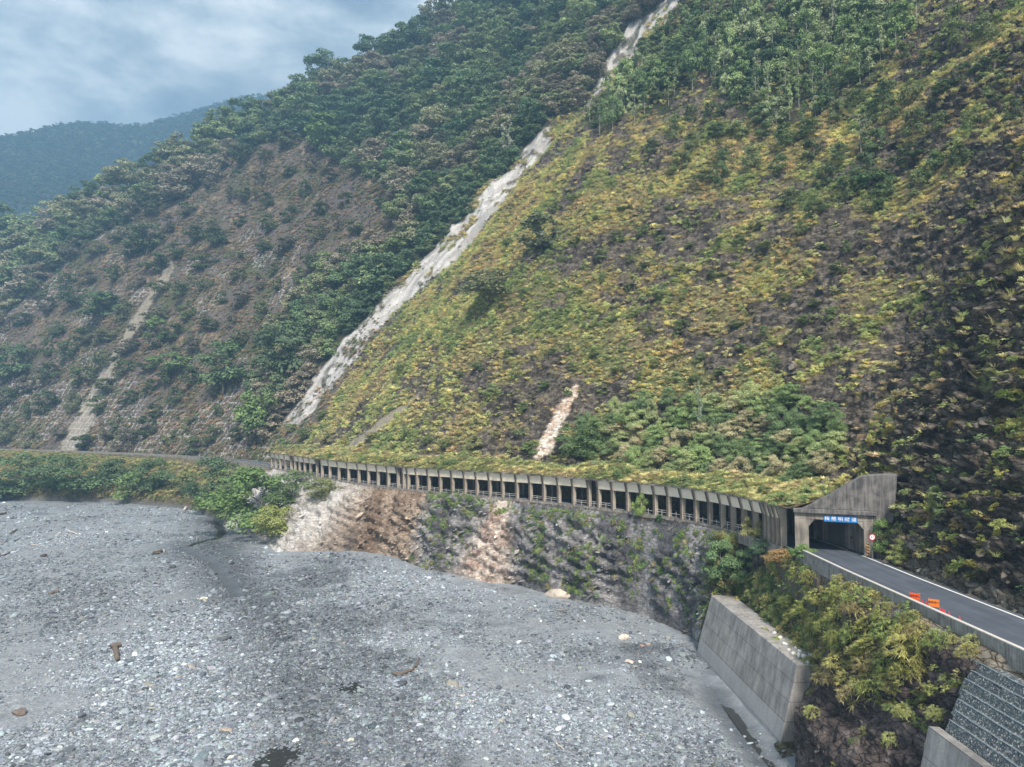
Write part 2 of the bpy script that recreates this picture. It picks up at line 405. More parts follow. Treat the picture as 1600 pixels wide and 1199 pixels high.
# rock patches
rn = 1.0 * fbm(X / 13, Y / 13, Z / 13, 4, 71) + .45 * fbm(X / 32, Y / 32, Z / 24, 3, 73) + .7 * fbm(X / 3.8, Y / 3.8, Z / 2.0, 4, 75, .6) + .25 * vnoise(X / 60, Y / 60, Z / 60, 79)
right = 1 - sstep(A0 - 8, A0 + 22, ga - .35 * np.clip(S - 10, 0, 200))
lowr = sstep(75, 30, S) * sstep(4, 14, S) * sstep(A0 - 5, A0 + 20, ga) * sstep(aM(700), aM(950), ga)   # dark bedded rock above the right half of the gallery
M_rock = sstep(.02, .13, rn + .0 + .26 * right * sstep(75, 35, S) + .08 * right + .26 * lowr + .05 * sstep(160, 60, S))
M_rock = np.where(S < 8.8, 1, M_rock) * (1 - M_pale)
M_rock = np.where(M_for | M_for2, .15, M_rock)
M_rock = np.where(M_br, sstep(.1, .3, rn) * .8, M_rock)
# --- displacement along the normals
def normals(X, Y, Z):
    P = np.stack([X, Y, Z], -1); du = np.gradient(P, axis=0); dv = np.gradient(P, axis=1)
    n = np.cross(du, dv); n /= np.linalg.norm(n, axis=-1, keepdims=True) + 1e-9
    n[n[..., 2] < 0] *= -1; return n
NM = normals(X, Y, Z)
slope_only = sstep(9.0, 13, S) + (1 - sstep(-2.2, -.8, S)) * (ts > 0) * sstep(0, 1.5, td)
wallz = (X > 25) & (Y < 122) & (S < 0)
amp = np.where(wallz, .35, 1.0) * np.where((Y < 83) & (Y > 59) & wallz, 2.0, 1)
amp = amp * (1 - .85 * ((Y < 59) & wallz))
dn = ((1.1 - .5 * right) * ridged(X / 7, Y / 7, Z / 5, 4, 81) * (.35 + .65 * M_rock) + .45 * fbm(X / 2.2, Y / 2.2, Z / 1.3, 3, 85) * (.4 + M_rock))
led = (np.abs(((Z + .35 * X + 2.5 * fbm(X / 18, Y / 18, Z / 18, 2, 88)) / 2.6) % 1 - .5) - .25) * 1.5
dn = dn + led * .7 * (1 - .9 * np.maximum(M_sl1, M_sl2)) * M_rock * (1 - M_pale)
wx = 1.6 * fbm(X / 9, Y / 9, Z / 9, 3, 401); wy = 1.6 * fbm(X / 9, Y / 9, Z / 9, 3, 405)
def saw(q): f_ = q - np.floor(q); return np.where(f_ < .82, f_ / .82, (1 - f_) / .18)
blk = saw((.8 * X + .5 * Y + .5 * Z) / 3.4 + wx) * .9 + saw((-.5 * X + .6 * Y + .9 * Z) / 2.3 + wy) * .6 + saw((.3 * X - .8 * Y + .6 * Z) / 1.3 + wx) * .3
dn = dn + (blk - .9) * M_rock * (1 - M_pale) * (1 - .9 * np.maximum(M_sl1, M_sl2)) * (.55 + .45 * right)
dn = dn * (1 + 1.0 * right * (S > 0)) * amp * (1 - .6 * M_pale) * np.where((S < 0) & (Y > 121) & (ga < A1 - 12), 1.5, 1)
dn = dn * np.clip(slope_only, 0, 1)
dn = np.where((S > 8) & (S < 60) & (right > .5), np.maximum(dn, -.6 + 0 * dn), dn)
X = X + NM[..., 0] * dn; Y = Y + NM[..., 1] * dn; Z = Z + NM[..., 2] * dn
# --- colour of the ground itself
def C(*c): return np.array(c)
def lerp(a, b, t): return a + (b - a) * t[..., None]
c1 = fbm(X / 5, Y / 5, Z / 5, 4, 91); c2 = fbm(X / 20, Y / 20, Z / 20, 3, 95); c3 = fbm(X / 1.6, Y / 1.6, Z / .7, 3, 99)
col = lerp(C(.17, .14, .08) + 0 * X[..., None], C(.14, .15, .06) + 0 * X[..., None], sstep(-.3, .3, c2))
col = lerp(col, C(.20, .165, .09) + 0 * col, sstep(0, .5, c1) * .6)
rockc = lerp(C(.048, .041, .034) + 0 * col, C(.155, .133, .108) + 0 * col, sstep(-.35, .35, c3 + .5 * c1))
col = lerp(col, rockc, M_rock)
col = np.where((M_for | M_for2)[..., None], lerp(C(.035, .042, .02) + 0 * col, C(.075, .07, .04) + 0 * col, sstep(-.2, .5, c1)), col)
brc = lerp(C(.13, .105, .085) + 0 * col, C(.26, .20, .125) + 0 * col, sstep(.1, .5, c1 + .3 * c3))
brc = lerp(brc, C(.09, .095, .045) + 0 * col, sstep(.05, .4, c2))
col = np.where(M_br[..., None], lerp(brc, C(.135, .115, .115) + 0 * col, M_rock * .9), col)
_d1, _s1, _a1, _ = pdist(X, Y, _g1)
stk = fbm(_d1 * _s1 / 1.6, _a1 / 22, 0, 4, 421)
pale = lerp(C(.38, .365, .35) + 0 * col, C(.60, .58, .56) + 0 * col, sstep(-.4, .3, stk + .5 * c1))
col = lerp(col, pale, M_pale)
col = lerp(col, C(.30, .27, .22) + 0 * col, np.maximum(M_sl1, M_sl3 * .8))
col = lerp(col, lerp(C(.50, .36, .27) + 0 * col, C(.74, .66, .58) + 0 * col, sstep(-.2, .25, c3 + c1)), M_sl2)
# banks and cliffs below the road
LOW = (S < -.2) & (ts > 0)
gp = {k: aM(k) for k in (428, 470, 560, 590, 670, 700, 715, 752, 790, 850, 900, 1000, 1150, 1240)}
cs = fbm((X + .4 * Y) / 4.5, (Y - .4 * X) / 4.5, Z / 16, 4, 107)
pal2 = lerp(C(.40, .37, .34) + 0 * col, C(.54, .52, .50) + 0 * col, sstep(-.4, .5, c1 + .7 * cs))
brn = lerp(C(.20, .145, .105) + 0 * col, C(.36, .28, .215) + 0 * col, sstep(-.35, .35, cs + .3 * c1))
brn = lerp(brn, C(.10, .075, .06) + 0 * col, sstep(.1, .5, c2 + .4 * c1) * sstep(gp[590], gp[670] - 3, -ga + gp[590] + gp[670] - 3) if False else sstep(.15, .5, c2 + .5 * c1))
gry = lerp(C(.12, .118, .125) + 0 * col, C(.31, .30, .30) + 0 * col, sstep(-.35, .4, .5 * c1 + cs))
pnk = lerp(C(.38, .285, .235) + 0 * col, C(.62, .54, .48) + 0 * col, sstep(-.4, .4, c3 + c1))
bank = lerp(C(.10, .095, .05) + 0 * col, C(.19, .16, .10) + 0 * col, sstep(-.3, .4, c1))
aj = ga + 4 * fbm(X / 8, Y / 8, Z / 8, 3, 105)
c_low = gry
# arc position grows to the left
c_low = lerp(c_low, brn, sstep(gp[700], gp[670], aj))
w_p = sstep(gp[590] - 4, gp[560] + 4, aj); c_low = lerp(c_low, pal2, w_p)
tb = sstep(A1 - 14, A1, aj); c_low = lerp(c_low, bank, tb)
dpk = np.exp(-((ga - gp[790] - (19 - Z) * .15) / (2.2 + (19 - Z) * .33 + 2 * c2)) ** 4); M_pk = dpk * sstep(20, 17, Z) * (LOW); c_low = lerp(c_low, pnk, dpk)
footm = sstep(2.5, .8, Z) * tb; c_low = lerp(c_low, C(.17, .17, .17) + 0 * col, footm)
hol = wallz & (Y < 84)
hc = lerp(C(.075, .06, .055) + 0 * col, C(.17, .14, .13) + 0 * col, sstep(-.3, .5, c3 + c1))
c_low = np.where(hol[..., None], hc, c_low)
c_low = np.where((wallz & (Y >= 84))[..., None], bank * .8, c_low)
col = np.where(LOW[..., None], c_low, col)
verge = (S > -1.5) & (S < 10.5) & ((ga < A0 - 2) | (ga > A1 + 2))
col = np.where(verge[..., None], lerp(C(.15, .125, .09) + 0 * col, C(.22, .20, .17) + 0 * col, sstep(-.3, .3, c3)), col)
# shotcrete frames on the far cut slope
M_grid = (M_br & (S < 150)) * sstep(.0, .3, fbm(X / 30, Y / 30, Z / 30, 3, 111) + .35 * sstep(70, 20, S) - .12)
rockm = np.where(LOW, np.where(tb > .5, .4, 1.0), M_rock)
A_rock = np.clip(rockm * (1 - M_pale), 0, 1) * np.where(LOW & (Y > 121), .45, 1)

mt, nt, N, L, B = new_mat('mountain_ground'); B.inputs['Roughness'].default_value = .95; B.inputs['Specular IOR Level'].default_value = .2
ac = N.new('ShaderNodeAttribute'); ac.attribute_name = 'Col'; ar = N.new('ShaderNodeAttribute'); ar.attribute_name = 'rock'
au = N.new('ShaderNodeAttribute'); au.attribute_name = 'arc'; ag = N.new('ShaderNodeAttribute'); ag.attribute_name = 'frames'
geo = N.new('ShaderNodeNewGeometry'); po = geo.outputs['Position']
nf = noise_node(N, L, 1.1, 8, .68, po); nf2 = noise_node(N, L, .35, 6, .6, po)
mpz = N.new('ShaderNodeMapping'); mpz.inputs['Scale'].default_value = (.5, .5, 2.2); mpz.inputs['Rotation'].default_value = (R(14), R(-20), 0); L.new(po, mpz.inputs[0])
ns = noise_node(N, L, 1.0, 7, .7, mpz.outputs[0])
asf = N.new('ShaderNodeAttribute'); asf.attribute_name = 'soft'; mfs = N.new('ShaderNodeMath'); mfs.operation = 'MULTIPLY_ADD'; mfs.inputs[1].default_value = -.6; mfs.inputs[2].default_value = .9; L.new(asf.outputs['Fac'], mfs.inputs[0])
c = mixn(N, L, 'MULTIPLY', mfs.outputs[0], ac.outputs['Color'], ramp_out(N, L, nf.outputs['Fac'], [(.3, g3(.35)), (.5, g3(.95)), (.72, g3(1.7))]))
vc = N.new('ShaderNodeTexVoronoi'); vc.feature = 'DISTANCE_TO_EDGE'; vc.inputs['Scale'].default_value = .9
mpc = N.new('ShaderNodeMapping'); mpc.inputs['Scale'].default_value = (.8, .8, 1.7); mpc.inputs['Rotation'].default_value = (R(20), R(-25), R(10)); L.new(po, mpc.inputs[0])
wrp = N.new('ShaderNodeVectorMath'); wrp.operation = 'ADD'; nw = noise_node(N, L, .7, 4, .6, po); L.new(mpc.outputs[0], wrp.inputs[0]); L.new(nw.outputs['Color'], wrp.inputs[1]); L.new(wrp.outputs[0], vc.inputs['Vector'])
crk = ramp_out(N, L, vc.outputs['Distance'], [(0, g3(.35)), (.06, g3(1))])
c = mixn(N, L, 'MULTIPLY', ar.outputs['Fac'], c, crk)
rk = mixn(N, L, 'MULTIPLY', .85, c, ramp_out(N, L, ns.outputs['Fac'], [(.34, g3(.3)), (.47, g3(.9)), (.7, g3(1.55))]))
c = mixn(N, L, 'MIX', ar.outputs['Fac'], c, rk)
# frame lines: every 2.6 m along the slope and every 2.2 m of height
sx = N.new('ShaderNodeSeparateXYZ'); L.new(po, sx.inputs[0])
wob = N.new('ShaderNodeMath'); wob.operation = 'MULTIPLY_ADD'; wob.inputs[1].default_value = 3.0; L.new(nf2.outputs['Fac'], wob.inputs[0])
def lines(src, step, wdt):
    ad = N.new('ShaderNodeMath'); ad.operation = 'MULTIPLY_ADD'; ad.inputs[1].default_value = 3.0; L.new(nf2.outputs['Fac'], ad.inputs[0]); L.new(src, ad.inputs[2])
    dv = N.new('ShaderNodeMath'); dv.operation = 'DIVIDE'; dv.inputs[1].default_value = step; L.new(ad.outputs[0], dv.inputs[0])
    f = N.new('ShaderNodeMath'); f.operation = 'FRACT'; L.new(dv.outputs[0], f.inputs[0])
    lt = N.new('ShaderNodeMath'); lt.operation = 'LESS_THAN'; lt.inputs[1].default_value = wdt; L.new(f.outputs[0], lt.inputs[0]); return lt.outputs[0]
la = lines(au.outputs['Fac'], 4.4, .16); lb = lines(sx.outputs[2], 3.8, .15)
mxx = N.new('ShaderNodeMath'); mxx.operation = 'MAXIMUM'; L.new(la, mxx.inputs[0]); L.new(lb, mxx.inputs[1])
ml = N.new('ShaderNodeMath'); ml.operation = 'MULTIPLY'; L.new(mxx.outputs[0], ml.inputs[0]); L.new(ag.outputs['Fac'], ml.inputs[1])
brk = ramp_out(N, L, nf.outputs['Fac'], [(.42, g3(.0)), (.56, g3(1))]); ml2 = N.new('ShaderNodeMath'); ml2.operation = 'MULTIPLY'; L.new(ml.outputs[0], ml2.inputs[0]); L.new(brk, ml2.inputs[1])
c = mixn(N, L, 'MIX', ml2.outputs[0], c, (.5, .5, .5))
L.new(c, B.inputs['Base Color'])
bp = N.new('ShaderNodeBump'); bp.inputs['Strength'].default_value = .8; bp.inputs['Distance'].default_value = .5
hmx = N.new('ShaderNodeMath'); hmx.operation = 'ADD'; L.new(nf.outputs['Fac'], hmx.inputs[0]); L.new(ns.outputs['Fac'], hmx.inputs[1]); hm2 = N.new('ShaderNodeMath'); hm2.operation = 'MULTIPLY_ADD'; hm2.inputs[1].default_value = .8; L.new(crk, hm2.inputs[0]); L.new(hmx.outputs[0], hm2.inputs[2]); L.new(hm2.outputs[0], bp.inputs['Height']); L.new(bp.outputs[0], B.inputs['Normal'])
keep = ~((ts < 0) & (td > 14) & (S < 0))
mountain = grid_mesh('mountainside', X, Y, Z, mt, {'Col': np.clip(col, 0, 1), 'rock': A_rock, 'arc': ga, 'frames': M_grid.astype(float), 'soft': np.clip(M_pale + M_sl1 + M_sl2 + M_sl3 + LOW * (.3 + .5 * w_p), 0, 1)}, keep, False)
tag(mountain, 'steep mountainside of rock, dry grass and scree above the river', kind='structure')

# ------------------------------------------------------------------ river bed
NB1, NB2 = 900, 800
pxb = np.linspace(-260, 1860, NB1); thb = np.arctan2((pxb - 800) / F, 1.0)
rb = 1 / np.linspace(1 / 52, 1 / 430, NB2)
XB = np.sin(thb)[:, None] * rb; YB = np.cos(thb)[:, None] * rb; ZB = bedz(XB, YB)
ZB = ZB + .10 * fbm(XB / 1.4, YB / 1.4, 0, 3, 121)
tdb, tsb, _, _ = pdist(XB, YB, T)
BAND = [at_z(*q_, 0)[:2] for q_ in [(335, 850), (352, 890), (392, 930), (440, 985), (468, 1050), (480, 1120), (505, 1199), (520, 1280)]]
def wetness(XB, YB):
  w_ = .75 * sstep(.0, .5, fbm(XB / 22, YB / 22, 0, 5, 131, .65) + .35 * fbm(XB / 3, YB / 3, 0, 3, 133) - .12 + .55 * np.exp(-((XB + .32 * YB - 4) / 15) ** 2) * sstep(230, 180, YB) - .1)
  db, _, _, _ = pdist(XB, YB, BAND)
  w_ = np.maximum(w_, np.exp(-((db + 3.5 * fbm(XB / 9, YB / 9, 0, 4, 137)) / 8.5) ** 2))
  return np.clip(w_, 0, 1)
wet = wetness(XB, YB)
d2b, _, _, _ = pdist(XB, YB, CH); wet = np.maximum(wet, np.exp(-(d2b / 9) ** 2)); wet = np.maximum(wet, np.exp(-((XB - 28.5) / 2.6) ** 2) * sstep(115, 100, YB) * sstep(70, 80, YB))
silt = sstep(.08, .3, fbm(XB / 14, YB / 30, 0, 4, 135) - .05)
silt = np.maximum(silt, np.exp(-(tdb / 5) ** 2) * .8)
mr, nt, N, L, B = new_mat('river_gravel'); B.inputs['Roughness'].default_value = .85
geo = N.new('ShaderNodeNewGeometry'); po = geo.outputs['Position']
aw = N.new('ShaderNodeAttribute'); aw.attribute_name = 'wet'; asl = N.new('ShaderNodeAttribute'); asl.attribute_name = 'silt'
v1 = N.new('ShaderNodeTexVoronoi'); v1.inputs['Scale'].default_value = 2.2; L.new(po, v1.inputs['Vector'])
v2 = N.new('ShaderNodeTexVoronoi'); v2.inputs['Scale'].default_value = 5.5; L.new(po, v2.inputs['Vector'])
hs = N.new('ShaderNodeSeparateColor'); L.new(v1.outputs['Color'], hs.inputs[0]); hs2 = N.new('ShaderNodeSeparateColor'); L.new(v2.outputs['Color'], hs2.inputs[0])
st = ramp_out(N, L, hs.outputs[0], [(0, (.09, .10, .115)), (.45, (.17, .185, .205)), (.8, (.25, .26, .275)), (1, (.44, .44, .43))])
st2 = ramp_out(N, L, hs2.outputs[0], [(0, (.10, .11, .125)), (.5, (.18, .195, .215)), (.85, (.27, .28, .29)), (1, (.45, .45, .44))])
stn = mixn(N, L, 'MIX', .5, st, st2)
nb = noise_node(N, L, .25, 6, .6, po)
sn = mixn(N, L, 'MIX', ramp_out(N, L, nb.outputs['Fac'], [(.35, g3(0)), (.65, g3(1))]), (.16, .18, .20), (.26, .285, .31))
cb = mixn(N, L, 'MIX', asl.outputs['Fac'], mixn(N, L, 'MIX', .45, stn, sn), sn)
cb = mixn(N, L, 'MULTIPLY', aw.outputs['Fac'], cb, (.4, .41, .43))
L.new(cb, B.inputs['Base Color'])
rgh = ramp_out(N, L, aw.outputs['Fac'], [(0, g3(.88)), (1, g3(.5))]); L.new(rgh, B.inputs['Roughness'])
bp = N.new('ShaderNodeBump'); bp.inputs['Strength'].default_value = .6; bp.inputs['Distance'].default_value = .12; bp.invert = True; L.new(v1.outputs['Distance'], bp.inputs['Height']); L.new(bp.outputs[0], B.inputs['Normal'])
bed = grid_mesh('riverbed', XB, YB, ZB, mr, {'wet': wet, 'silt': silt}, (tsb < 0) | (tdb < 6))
tag(bed, 'wide dry riverbed of grey gravel and silt', kind='structure')

# ------------------------------------------------------------------ materials of built things
M_conc_old = concrete('weathered_concrete', (.34, .31, .27), (.09, .08, .075), .85)
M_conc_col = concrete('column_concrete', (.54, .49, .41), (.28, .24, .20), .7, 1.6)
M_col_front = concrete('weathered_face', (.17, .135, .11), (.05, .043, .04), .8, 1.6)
M_fascia = concrete('sheltered_concrete', (.86, .77, .62), (.66, .56, .43), .5, 1.2, True, .05)
M_dark = concrete('dark_concrete', (.15, .145, .14), (.07, .07, .07), .6)
M_head = concrete('stained_concrete', (.22, .21, .20), (.05, .05, .055), .95, 1.5)
M_rail = concrete('rail_paint', (.55, .53, .5), (.3, .26, .22), .4)
M_wall = concrete('wall_concrete', (.38, .365, .35), (.13, .125, .12), .8, .6, True, .12, 2.3)
M_wall_old = concrete('mossy_concrete', (.12, .10, .07), (.045, .042, .035), .8, .8)
M_par = concrete('parapet_concrete', (.33, .32, .295), (.10, .095, .09), .8, 2.2)
M_black = concrete('black_paint', (.02, .02, .02), (.015, .015, .015), .2)
def plain(name, colr, rough=.6, metal=0, var=.25, scale=3.0):
    m, nt, N, L, B = new_mat(name); B.inputs['Roughness'].default_value = rough; B.inputs['Metallic'].default_value = metal
    tcn = N.new('ShaderNodeTexCoord'); n = noise_node(N, L, scale, 5, .6, tcn.outputs['Object'])
    c = mixn(N, L, 'MULTIPLY', 1.0, colr, ramp_out(N, L, n.outputs['Fac'], [(.3, g3(1 - var)), (.7, g3(1 + var))]))
    L.new(c, B.inputs['Base Color']); return m
M_blue = plain('sign_blue', (.01, .17, .50), .4, 0, .1); M_white = plain('sign_white', (.8, .8, .8), .45, 0, .05)
M_red = plain('sign_red', (.42, .02, .03), .4, 0, .1); M_steel = plain('galvanised_steel', (.35, .36, .37), .5, .6, .2)
M_or1 = plain('orange_board', (.75, .10, .02), .45, 0, .08); M_or2 = plain('amber_board', (.80, .20, .02), .45, 0, .08)
M_cone = plain('cone_red', (.70, .035, .04), .5, 0, .1); M_amb = plain('hazard_amber', (.55, .30, .10), .6, 0, .2)
M_asph, nt, N, L, B = new_mat('asphalt'); B.inputs['Roughness'].default_value = .75
_tc = N.new('ShaderNodeTexCoord'); _n = noise_node(N, L, .35, 5, .6, _tc.outputs['Object']); _n2 = noise_node(N, L, 14, 3, .7, _tc.outputs['Object'])
_mp = N.new('ShaderNodeMapping'); _mp.inputs['Scale'].default_value = (1.6, .06, 1); L.new(_tc.outputs['Object'], _mp.inputs[0]); _n3 = noise_node(N, L, 1, 3, .5, _mp.outputs[0])
_c = mixn(N, L, 'MULTIPLY', .6, ramp_out(N, L, _n.outputs['Fac'], [(.3, (.052, .064, .084)), (.7, (.082, .096, .122))]), ramp_out(N, L, _n2.outputs['Fac'], [(.3, g3(.7)), (.7, g3(1.3))]))
_c = mixn(N, L, 'MULTIPLY', .7, _c, ramp_out(N, L, _n3.outputs['Fac'], [(.35, g3(.8)), (.65, g3(1.25))])); L.new(_c, B.inputs['Base Color'])

# ------------------------------------------------------------------ road
def g_frame(a):
    p = g_at(a); q = g_at(a + .5) - g_at(a - .5); t = q / np.linalg.norm(q); return p, t, np.array([-t[1], t[0]])     # point, tangent, outward (river side)
def gp3(a, o, z):
    p, t, n = g_frame(a); return (p[0] + n[0] * o, p[1] + n[1] * o, z)
def ribbon(name, a0, a1, o0, o1, z, mat, step=2.0, zf=None):
    aa = np.linspace(a0, a1, max(2, int((a1 - a0) / step))); v = []; f = []
    for a in aa: v += [gp3(a, o0, z), gp3(a, o1, z)]
    for i in range(len(aa) - 1): f.append((2 * i, 2 * i + 1, 2 * i + 3, 2 * i + 2))
    return mesh_obj(name, v, f, mat)
AE = GL[-2]
road = ribbon('road', 5, AE, -.3, -8.95, 19.5, M_asph); tag(road, 'dark asphalt road', kind='structure')
M_line = plain('road_paint', (.72, .72, .70), .6, 0, .12, 6)
ln = MB()
for a0, a1, o in ((5, GL[3] + 1, -8.3), (A0 + 1, A1, -8.3), (A1, AE, -8.3), (5, AE, -.75)):
    aa = np.linspace(a0, a1, int((a1 - a0) / 2))
    for i in range(len(aa) - 1):
        ln.add([gp3(aa[i], o + .12, 19.505), gp3(aa[i], o - .12, 19.505), gp3(aa[i + 1], o - .12, 19.505), gp3(aa[i + 1], o + .12, 19.505)], [(0, 1, 2, 3)])
tag(ln.build('road_marking', M_line), 'white edge lines painted along the road', kind='structure')

# parapet beside the open road
par = empty('parapet', (39.6, 60, 19.4), 'low stained concrete parapet along the open road in front of the tunnel', 'parapet')
pm = MB(); cm_ = MB(); aa = np.linspace(8, GL[3] + 2.6, 60)
for i in range(len(aa) - 1):
    a, b = aa[i], aa[i + 1] - .03
    pm.hexa([gp3(a, .25, 17.2), gp3(a, -.1, 17.2), gp3(b, -.1, 17.2), gp3(b, .25, 17.2), gp3(a, .18, 20.3), gp3(a, -.1, 20.3), gp3(b, -.1, 20.3), gp3(b, .18, 20.3)])
    b = aa[i + 1]
    cm_.hexa([gp3(a, .22, 20.303), gp3(a, -.14, 20.303), gp3(b, -.14, 20.303), gp3(b, .22, 20.303), gp3(a, .22, 20.4), gp3(a, -.14, 20.4), gp3(b, -.14, 20.4), gp3(b, .22, 20.4)])
def reparent(o, p):
    o.parent = p; o.matrix_parent_inverse = Matrix.Translation(p.location).inverted() if p.rotation_euler.z == 0 else p.matrix_basis.inverted()
reparent(pm.build('wall_body', M_par), par); reparent(cm_.build('coping', M_rail), par)
fpar = MB(); aa = np.linspace(A1 + 6, AE - 20, 90)
for i in range(len(aa) - 1):
    a, b = aa[i], aa[i + 1]
    fpar.hexa([gp3(a, .1, 18.6), gp3(a, -.25, 18.6), gp3(b, -.25, 18.6), gp3(b, .1, 18.6), gp3(a, .1, 20.15), gp3(a, -.25, 20.15), gp3(b, -.25, 20.15), gp3(b, .1, 20.15)])
tag(fpar.build('roadside_wall', M_par), 'low grey wall along the distant road under the brown cut slope', 'roadside wall')

# ------------------------------------------------------------------ rock shed (gallery)
shed = empty('rock_shed', tuple(g_at((A0 + A1) / 2)) + (19.0,), 'long open-sided concrete rockfall gallery covering the road along the cliff', 'rockfall gallery')
colpx = [424.5, 431, 438, 446, 455, 461, 468, 476, 485, 495, 503, 515, 529, 544, 560, 575, 590, 606, 621, 630, 637, 651, 669, 687, 706, 725.6, 744, 764, 784, 806, 827, 848, 871, 894, 918, 933, 955, 978, 999, 1020, 1041,
         1062, 1083, 1104, 1123, 1139, 1156, 1173, 1189, 1203, 1220, 1235, 1249]
narrow = {455, 495, 621, 918}      # bay to the left of these is the narrow joint bay
ca = []
for q in colpx:
    a = g_cross(q) if q < 1200 else None
    if a is None: a = GL[4] + (g_cross(1189) - GL[4]) * (1249 - q) / 60 - .4 * (q == 1249)
    ca.append(a)
ca[-1] = max(ca[-1], A0 - 1.2)
ca = np.array(ca)
def zpoly(a, prof, wd):
    """extrude an (o, z) profile wd metres along the road at arc a"""
    p, t, n = g_frame(a); v = []
    for s_ in (-.5, .5):
        for o, z in prof: v.append((p[0] + n[0] * o + t[0] * wd * s_, p[1] + n[1] * o + t[1] * wd * s_, z))
    k = len(prof); f = [tuple(range(k - 1, -1, -1)), tuple(range(k, 2 * k))] + [(i, (i + 1) % k, k + (i + 1) % k, k + i) for i in range(k)]
    return v, f
for a in ca:
    wd = .52 + .06 * random.random()
    v, f = zpoly(a, [(-.92, 18.2), (0, 18.2), (.02, 23.3), (.62, 25.24), (-.92, 25.24)], wd)
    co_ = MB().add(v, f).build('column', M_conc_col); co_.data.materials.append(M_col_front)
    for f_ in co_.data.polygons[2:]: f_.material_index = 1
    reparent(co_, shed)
for i in range(len(ca) - 1):
    a, b = ca[i + 1] + .262, ca[i] - .262
    if b - a < .3: continue
    if colpx[i] not in narrow:
        dz = random.uniform(-.06, .06)
        v = [gp3(a, -.62, 23.55 + dz), gp3(a, -.40, 23.45 + dz), gp3(b, -.40, 23.45 + dz), gp3(b, -.62, 23.55 + dz), gp3(a, -.02, 25.23), gp3(a, .28, 25.23), gp3(b, .28, 25.23), gp3(b, -.02, 25.23)]
        v[1] = gp3(a, -.10, 23.45 + dz); v[2] = gp3(b, -.10, 23.45 + dz)
        reparent(MB().hexa(v).build('fascia_panel', M_fascia), shed)
    rl = MB()
    if random.random() < .85:
        rl.tube([gp3(a - .05, -.35, 20.15), gp3(b + .05, -.35, 20.15)], .05, 6)
        if random.random() < .6: rl.tube([gp3(a - .05, -.35, 20.55), gp3(b + .05, -.35, 20.55)], .045, 6)
        rl.tube([gp3((a + b) / 2, -.35, 19.4), gp3((a + b) / 2, -.35, 20.56)], .05, 6)
        reparent(rl.build('railing', M_rail), shed)
def strip_part(name, mat, prof, a0, a1, step=2.5, seg=False):
    aa = np.linspace(a0, a1, int((a1 - a0) / step) + 1); v = []; f = []; k = len(prof)
    for a in aa: v += [gp3(a, o, z) for o, z in prof]
    for i in range(len(aa) - 1):
        for j in range(k): f.append((i * k + j, i * k + (j + 1) % k, (i + 1) * k + (j + 1) % k, (i + 1) * k + j))
    f += [tuple(range(k)), tuple((len(aa) - 1) * k + j for j in range(k - 1, -1, -1))]
    o = mesh_obj(name, v, f, mat); reparent(o, shed); return o
strip_part('roof_slab', M_conc_old, [(.72, 25.26), (.72, 25.62), (-9.6, 25.62), (-9.6, 25.26)], ca[-1] - .6, ca[0] + .6)
strip_part('sill_beam', M_conc_old, [(-1.0, 17.6), (.10, 17.6), (.06, 19.42), (-1.0, 19.42)], ca[-1] - .2, ca[0] + .6)
strip_part('back_wall', M_dark, [(-8.96, 19.0), (-8.96, 25.25), (-9.5, 25.25), (-9.5, 19.0)], ca[-1] - 1.5, ca[0] + .6)
for a in ca[::2][:-1]:
    v, f = zpoly(a, [(-8.5, 19.1), (-8.95, 19.1), (-8.95, 25.25), (-8.5, 25.25)], .6)
    reparent(MB().add(v, f).build('pilaster', M_conc_old), shed)
# portal
PL = np.array([40.75, 101.9]); PR = np.array([49.8, 98.2]); pu = (PR - PL) / np.linalg.norm(PR - PL); pn = np.array([pu[1], -pu[0]])   # pn faces the camera
def on_portal(px, py, out=0):
    r = ray(px, py); p0 = PL + pn * out; t = ((p0) @ pn) / (r[:2] @ pn); w_ = r * t; return np.array([(w_[:2] - p0) @ pu, H + w_[2]])
def pw(u, z, o=0): q = PL + pu * u + pn * o; return (q[0], q[1], z)
def slab(poly, o0, o1, mat, name, bev=0):
    k = len(poly); v = [pw(u, z, o0) for u, z in poly] + [pw(u, z, o1) for u, z in poly]
    f = [tuple(range(k)), tuple(range(2 * k - 1, k - 1, -1))] + [(i, k + i, k + (i + 1) % k, (i + 1) % k) for i in range(k)]
    o = mesh_obj(name, v, f, mat)
    bm = bmesh.new(); bm.from_mesh(o.data); bmesh.ops.recalc_face_normals(bm, faces=bm.faces)
    if bev: bmesh.ops.bevel(bm, geom=bm.edges[:], offset=bev, segments=1, affect='EDGES')
    bm.to_mesh(o.data); bm.free(); reparent(o, shed); return o
U = lambda px, py: on_portal(px, py)
uL0, uL1 = 0.0, U(1264, 840)[0]; uR0, uR1 = U(1350, 850)[0], U(1362, 850)[0] + .25
zb0 = U(1300, 813)[1]; zb1 = U(1300, 803)[1]; zl1 = U(1300, 796.5)[1]
slab([(uL0 - .55, 17.5), (uL1, 19.0), (uL1, zb0 - .01), (uL0 - .55, zb0 - .01)], .12, -1.5, M_conc_old, 'pier', .04)
slab([(uR0, 19.0), (uR1, 19.0), (uR1, zb0 - .01), (uR0, zb0 - .01)], .12, -1.5, M_conc_old, 'pier', .04)
slab([(uL0 - .55, zb0), (uL1, zb0), (uR0, zb0), (uR1, zb0), (uR1, zb1), (uL0 - .55, zb1)], .10, -1.5, M_conc_old, 'lintel', .03)
slab([(uL1 + .003, zb0 - 1.0), (uL1 + .75, zb0 - .003), (uL1 + .003, zb0 - .003)], .05, -1.4, M_conc_old, 'haunch')
slab([(uR0 - .003, zb0 - 1.1), (uR0 - .003, zb0 - .003), (uR0 - .85, zb0 - .003)], .05, -1.4, M_conc_old, 'haunch')
